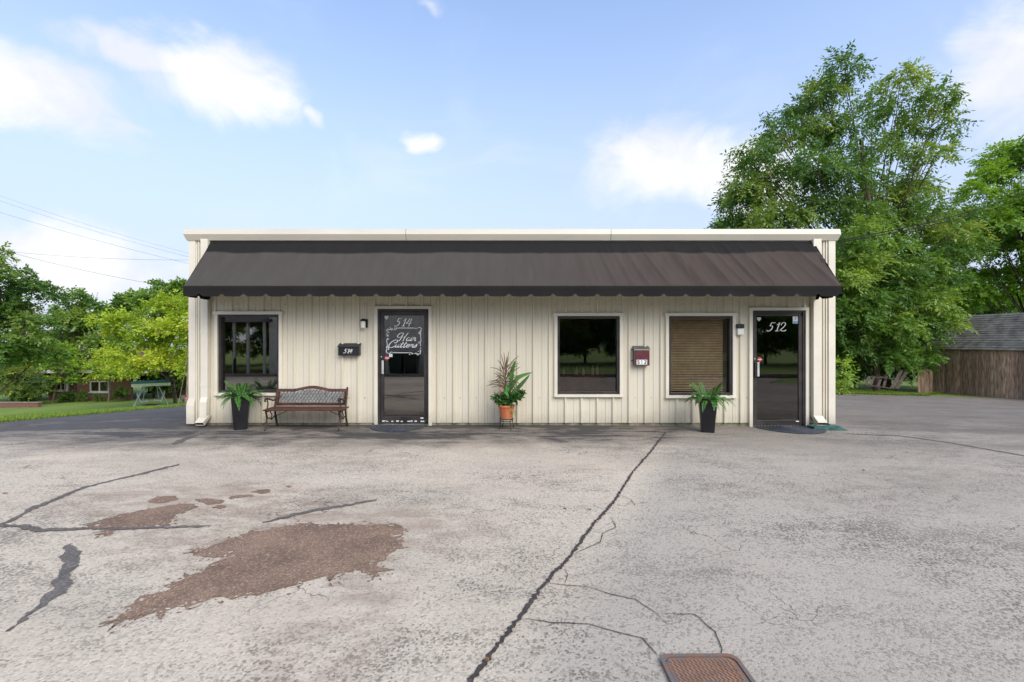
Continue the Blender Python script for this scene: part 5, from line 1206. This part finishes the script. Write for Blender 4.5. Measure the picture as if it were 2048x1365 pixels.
def gable(x0, x1, y0, y1, z0, z1, name):
    b = MB(); ym = (y0 + y1) / 2; t = .15
    b.add([(x0, y0, z0), (x1, y0, z0), (x1, ym, z1), (x0, ym, z1), (x0, y1, z0), (x1, y1, z0), (x0, y0, z0 - t), (x1, y0, z0 - t), (x0, y1, z0 - t), (x1, y1, z0 - t)], [(0, 1, 2, 3), (3, 2, 5, 4), (6, 7, 1, 0), (1, 7, 9, 5, 2), (0, 3, 4, 8, 6)]); return b.build(name, M['house_roof'], rf)
gable(hx(60), hx(325), HD - .7, HD + 9.5, ze_, hz_(700, HD + 4), 'roof_slope')
gable(hx(118), hx(215), HD + 3, HD + 9.4, hz_(702, HD + 3), hz_(686, HD + 6), 'upper_roof')
b = MB(); b.box(hx(60), hx(325), HD - .74, HD - .7, ze_ - .22, ze_ + .03); b.build('eave_board', M['house_trim'], rf)
PWL = empty('brick_planter', tuple(G(30, 812)), 'low reddish brick planter wall at the left edge', 'planter wall')
pd = 37.0
b = MB(); b.box(hx(-60, pd), hx(76, pd), pd, pd + .3, hz_(822, pd), hz_(806, pd)); b.build('wall', M['brick'], PWL)
b = MB(); b.box(hx(-60, pd) - .03, hx(76, pd) + .03, pd - .03, pd + .33, hz_(806, pd), hz_(804.5, pd)); b.build('coping', M['kerb'], PWL)
# glider swing
sd_ = 36.0; q0 = Vector((hx(302, sd_), sd_, T(hx(302, sd_), sd_))); zg = hz_(813, sd_); q0.z = zg
S = empty('garden_swing', q0, 'two-seat garden glider swing with green canopy on the lawn', 'swing')
rot = Matrix.Rotation(R(38), 4, 'Z')
def sw(x, y, z): v = rot @ Vector((x, y, 0)); return (q0.x + v.x, q0.y + v.y, zg + z)
for sy_ in (-.75, .75):
    for sx_ in (-1, 1):
        b = MB(); b.tube([sw(sx_ * 1.05, sy_, 0), sw(sx_ * .35, sy_, 1.75)], .03, 7); b.build('leg', M['swing_frame'], S)
    b = MB(); b.tube([sw(-1.05, sy_, .03), sw(1.05, sy_, .03)], .02, 6); b.tube([sw(-.36, sy_, 1.72), sw(.36, sy_, 1.72)], .025, 6); b.build('cross_bar', M['swing_frame'], S)
b = MB(); zc_ = 1.78; b.add([sw(-1.15, -.95, zc_), sw(1.15, -.95, zc_), sw(1.15, .95, zc_), sw(-1.15, .95, zc_), sw(-1.15, 0, zc_ + .16), sw(1.15, 0, zc_ + .16)], [(0, 1, 5, 4), (4, 5, 2, 3), (0, 4, 3), (1, 2, 5)]); cn = b.build('canopy', M['swing_green'], S)
b = MB()
for a_, c_ in (((-1.15, -.95), (1.15, -.95)), ((1.15, -.95), (1.15, .95)), ((1.15, .95), (-1.15, .95)), ((-1.15, .95), (-1.15, -.95))):
    p0, p3 = sw(*a_, zc_ + .01), sw(*c_, zc_ + .01); p4, p5 = sw(*c_, zc_ - .2), sw(*a_, zc_ - .2); b.add([p0, p3, p4, p5], [(0, 1, 2, 3)])
b.build('canopy_valance', M['swing_white'], cn)
for sx_ in (-1, 1):
    st = node('seat', S)
    for k in range(6):
        t = k / 5; b = MB(); b.bar(sw(sx_ * (.22 + .36 * t), -.58, .47 - .06 * t), sw(sx_ * (.22 + .36 * t), .58, .47 - .06 * t), .065, .025); b.build('slat', M['swing_white'], st)
    for k in range(8):
        t = k / 7; b = MB(); b.bar(sw(sx_ * (.62 + .2 * t), -.58, .45 + .62 * t), sw(sx_ * (.62 + .2 * t), .58, .45 + .62 * t), .025, .08); b.build('back_slat', M['swing_white'], st)
    b = MB()
    for yy in (-.5, .5): b.tube([sw(sx_ * .25, yy, .42), sw(sx_ * .6, yy, .40), sw(sx_ * .84, yy, .97)], .02, 6); b.tube([sw(sx_ * .5, yy, .4), sw(sx_ * .3, yy, 1.72)], .014, 6)
    b.build('seat_frame', M['swing_frame'], st)
b = MB(); b.box(q0.x - .45, q0.x + .45, q0.y - .35, q0.y + .35, zg + .13, zg + .17); b.build('footboard', M['oldwood'], S)
# pole, guy marker, post box
pb = P(373, 809, 31); pt_ = P(390, 540, 31); b = MB(); b.tube([pb - Vector((0, 0, .4)), pb.lerp(pt_, .5), pt_], [.095, .085, .075], 10); tag(b.build('utility_pole', M['pole_wood'], loc=tuple(pb)), 'pale wooden utility pole partly hidden by the shop corner', 'utility pole')
b = MB(); b.tube([P(357, 808, 31.5), P(367, 757, 31.2), P(392, 600, 31)], .022, 6); tag(b.build('guy_wire', M['pole_wood'], loc=tuple(P(357, 808, 31.5))), 'slanting guy wire beside the utility pole', 'guy wire')
PB = empty('garden_post', tuple(P(367, 808, 30)), 'short post with grey box and pink round marker near the pole', 'post')
b = MB(); b.box(*(P(364, 0, 30).x, P(366.5, 0, 30).x), 30, 30.08, P(0, 811, 30).z, P(0, 790, 30).z); b.build('post', M['oldwood'], PB)
b = MB(); b.box(P(362.5, 0, 30).x, P(370, 0, 30).x, 29.95, 30.2, P(0, 799, 30).z, P(0, 791, 30).z); b.build('box', M['greymetal'], PB, bevel=.02)
b = MB(); b.lathe((0, 0, 0), [(.09, 0), (.09, .03)], 14); q = P(372.5, 797, 29.9); b.v = [(v[0] + q.x, v[2] + q.y, v[1] + q.z) for v in b.v]; b.build('marker', M['pink'], PB)
def cable(label, a, c, da, dc, sag, r_, name='power_line', ext=.25):
    pa, pc = P(*a, da), P(*c, dc); dv = pc - pa; pa = pa - dv * ext; pts = []
    for k in range(25): t = k / 24; q = pa.lerp(pc, t); q.z -= sag * 4 * t * (1 - t); pts.append(q)
    b = MB(); b.tube(pts, r_, 5); tag(b.build(name, M['wire'], loc=tuple(pa)), label, 'cable', 'overhead wires')
for i, (a_, c_, da, dc, sg, r_, lab) in enumerate([((0, 387), (390, 510), 34, 34, .25, .010, 'topmost thin wire crossing the sky at left'), ((0, 397), (390, 517), 34, 34, .25, .012, 'second wire from the top in the left sky'), ((0, 421), (390, 530), 33, 34, .2, .014, 'third wire from the top in the left sky'),
        ((30, 500), (392, 520), 36, 31, .25, .014, 'nearly level wire ending at the pole'), ((30, 504), (330, 572), 36, 33, .2, .017, 'wire dipping into the yellow-green tree'), ((0, 565), (392, 640), 22, 26, .15, .017, 'dark wire passing in front of the left treetops'),
        ((0, 636), (392, 664), 22, 26, .1, .016, 'upper of two wires low across the left trees'), ((0, 661), (340, 684), 22, 26, .1, .016, 'lowest wire across the left trees')]):
    cable(lab, a_, c_, da, dc, sg, r_ * .5)
an = Vector((6.16, D - .02, wall_z(482)))
for k, (c_, lab) in enumerate((((2048, 376), 'upper service cable running up right from the shop corner'), ((2048, 386), 'lower service cable running up right from the shop corner'))):
    e = P(*c_, 22); e = an + (e - an) * 1.3; pts = []
    for i in range(25): t = i / 24; q = an.lerp(e, t); q.z -= .28 * 4 * t * (1 - t) + .03 * k * (1 - t); q.y += .02 * k; pts.append(q)
    b = MB(); b.tube(pts, .011, 5); tag(b.build('service_cable', M['wire'], loc=tuple(an)), lab, 'cable', 'service cables at the shop corner')

# ------------------------------------------------------------------ across the street, seen only as reflections in the glass
N = empty('neighbour_building', (-7.5, -5, 0), 'pale brick building with posts and canopy across the street, reflected in the glass', 'building')
b = MB(); b.box(-11.75, -2.6, -12, -5.0, -.2, 3.0); b.build('wall', M['neighbour_wall'], N)
b = MB(); b.add([(-20, -4.6, 2.5), (-11.6, -4.6, 2.5), (-11.6, -8.5, 3.9), (-20, -8.5, 3.9), (-20, -12, 2.5), (-11.6, -12, 2.5)], [(0, 1, 2, 3), (3, 2, 5, 4), (0, 3, 4), (1, 5, 2), (0, 4, 5, 1)]); b.build('canopy_roof', M['neighbour_roof'], N)
for xx in (-19.5, -17.2, -13.45, -12.8, -12.0):
    b = MB(); b.box(xx, xx + .11, -5.0, -4.89, 0, 2.5); b.build('post', M['neighbour_wall'], N)
for i, xx in enumerate((-16.4, -15.2, -13.9, -12.6)):
    b = MB(); b.lathe((xx, -3.6, 0), [(.07, 0), (.07, .75), (.05, .8)], 10); tag(b.build('bollard', M['black_metal'], loc=(xx, -3.6, 0)), 'short black bollard across the street, reflected in the left window', 'bollard', 'bollards across the street')
for i, (xx, mm) in enumerate(((-5.4, 'bin_green'), (-4.7, 'black_plastic'))):
    b = MB(); b.add([(xx - .26, -4.6, 0), (xx + .26, -4.6, 0), (xx + .26, -4.1, 0), (xx - .26, -4.1, 0), (xx - .32, -4.7, .95), (xx + .32, -4.7, .95), (xx + .32, -4.0, .95), (xx - .32, -4.0, .95), (xx - .32, -4.7, 1.03), (xx + .32, -4.7, 1.08), (xx + .32, -4.0, 1.03), (xx - .32, -4.0, 1.03)], [(0, 3, 2, 1), (0, 1, 5, 4), (1, 2, 6, 5), (2, 3, 7, 6), (3, 0, 4, 7), (4, 5, 9, 8), (5, 6, 10, 9), (6, 7, 11, 10), (7, 4, 8, 11), (8, 9, 10, 11)])
    tag(b.build('wheelie_bin', M[mm], loc=(xx, -4.35, 0)), ['green wheelie bin across the street, reflected in the 514 door', 'black wheelie bin across the street, reflected in the 514 door'][i], 'bin')
b = MB(); b.box(-60, 60, -3.45, -3.2, -.05, .12); tag(b.build('kerb', M['kerb']), kind='structure')
src = bpy.data.objects['thicket']; src2 = bpy.data.objects['background_tree']
lcs = ['left', 'right']
for i, (x, y, rz, s) in enumerate([(3 + 5 * k, -16 - (k % 3) * 1.5, 1.3 * k, .6 + .08 * (k % 3)) for k in range(8)] + [(5.5, -18, 2, .7), (10.5, -19, 3, .7), (0.5, -19, .5, .7), (16, -19, 5, .7), (22, -18, 1, .7), (-2.5, -17, 4.4, .65), (-16, -15, 1.2, .65), (-21, -14, 5.2, .7), (-26, -16, .4, .65)]):
    c = src.copy(); sc.collection.objects.link(c); c.location = (x, y, 0); c.rotation_euler.z = rz; c.scale = (s, s, s); c['label'] = 'leafy street tree across the road, seen only as a dark reflection in the glass'; c['group'] = 'trees across the street'
    for ch in src.children:
        k = ch.copy(); sc.collection.objects.link(k); k.parent = c
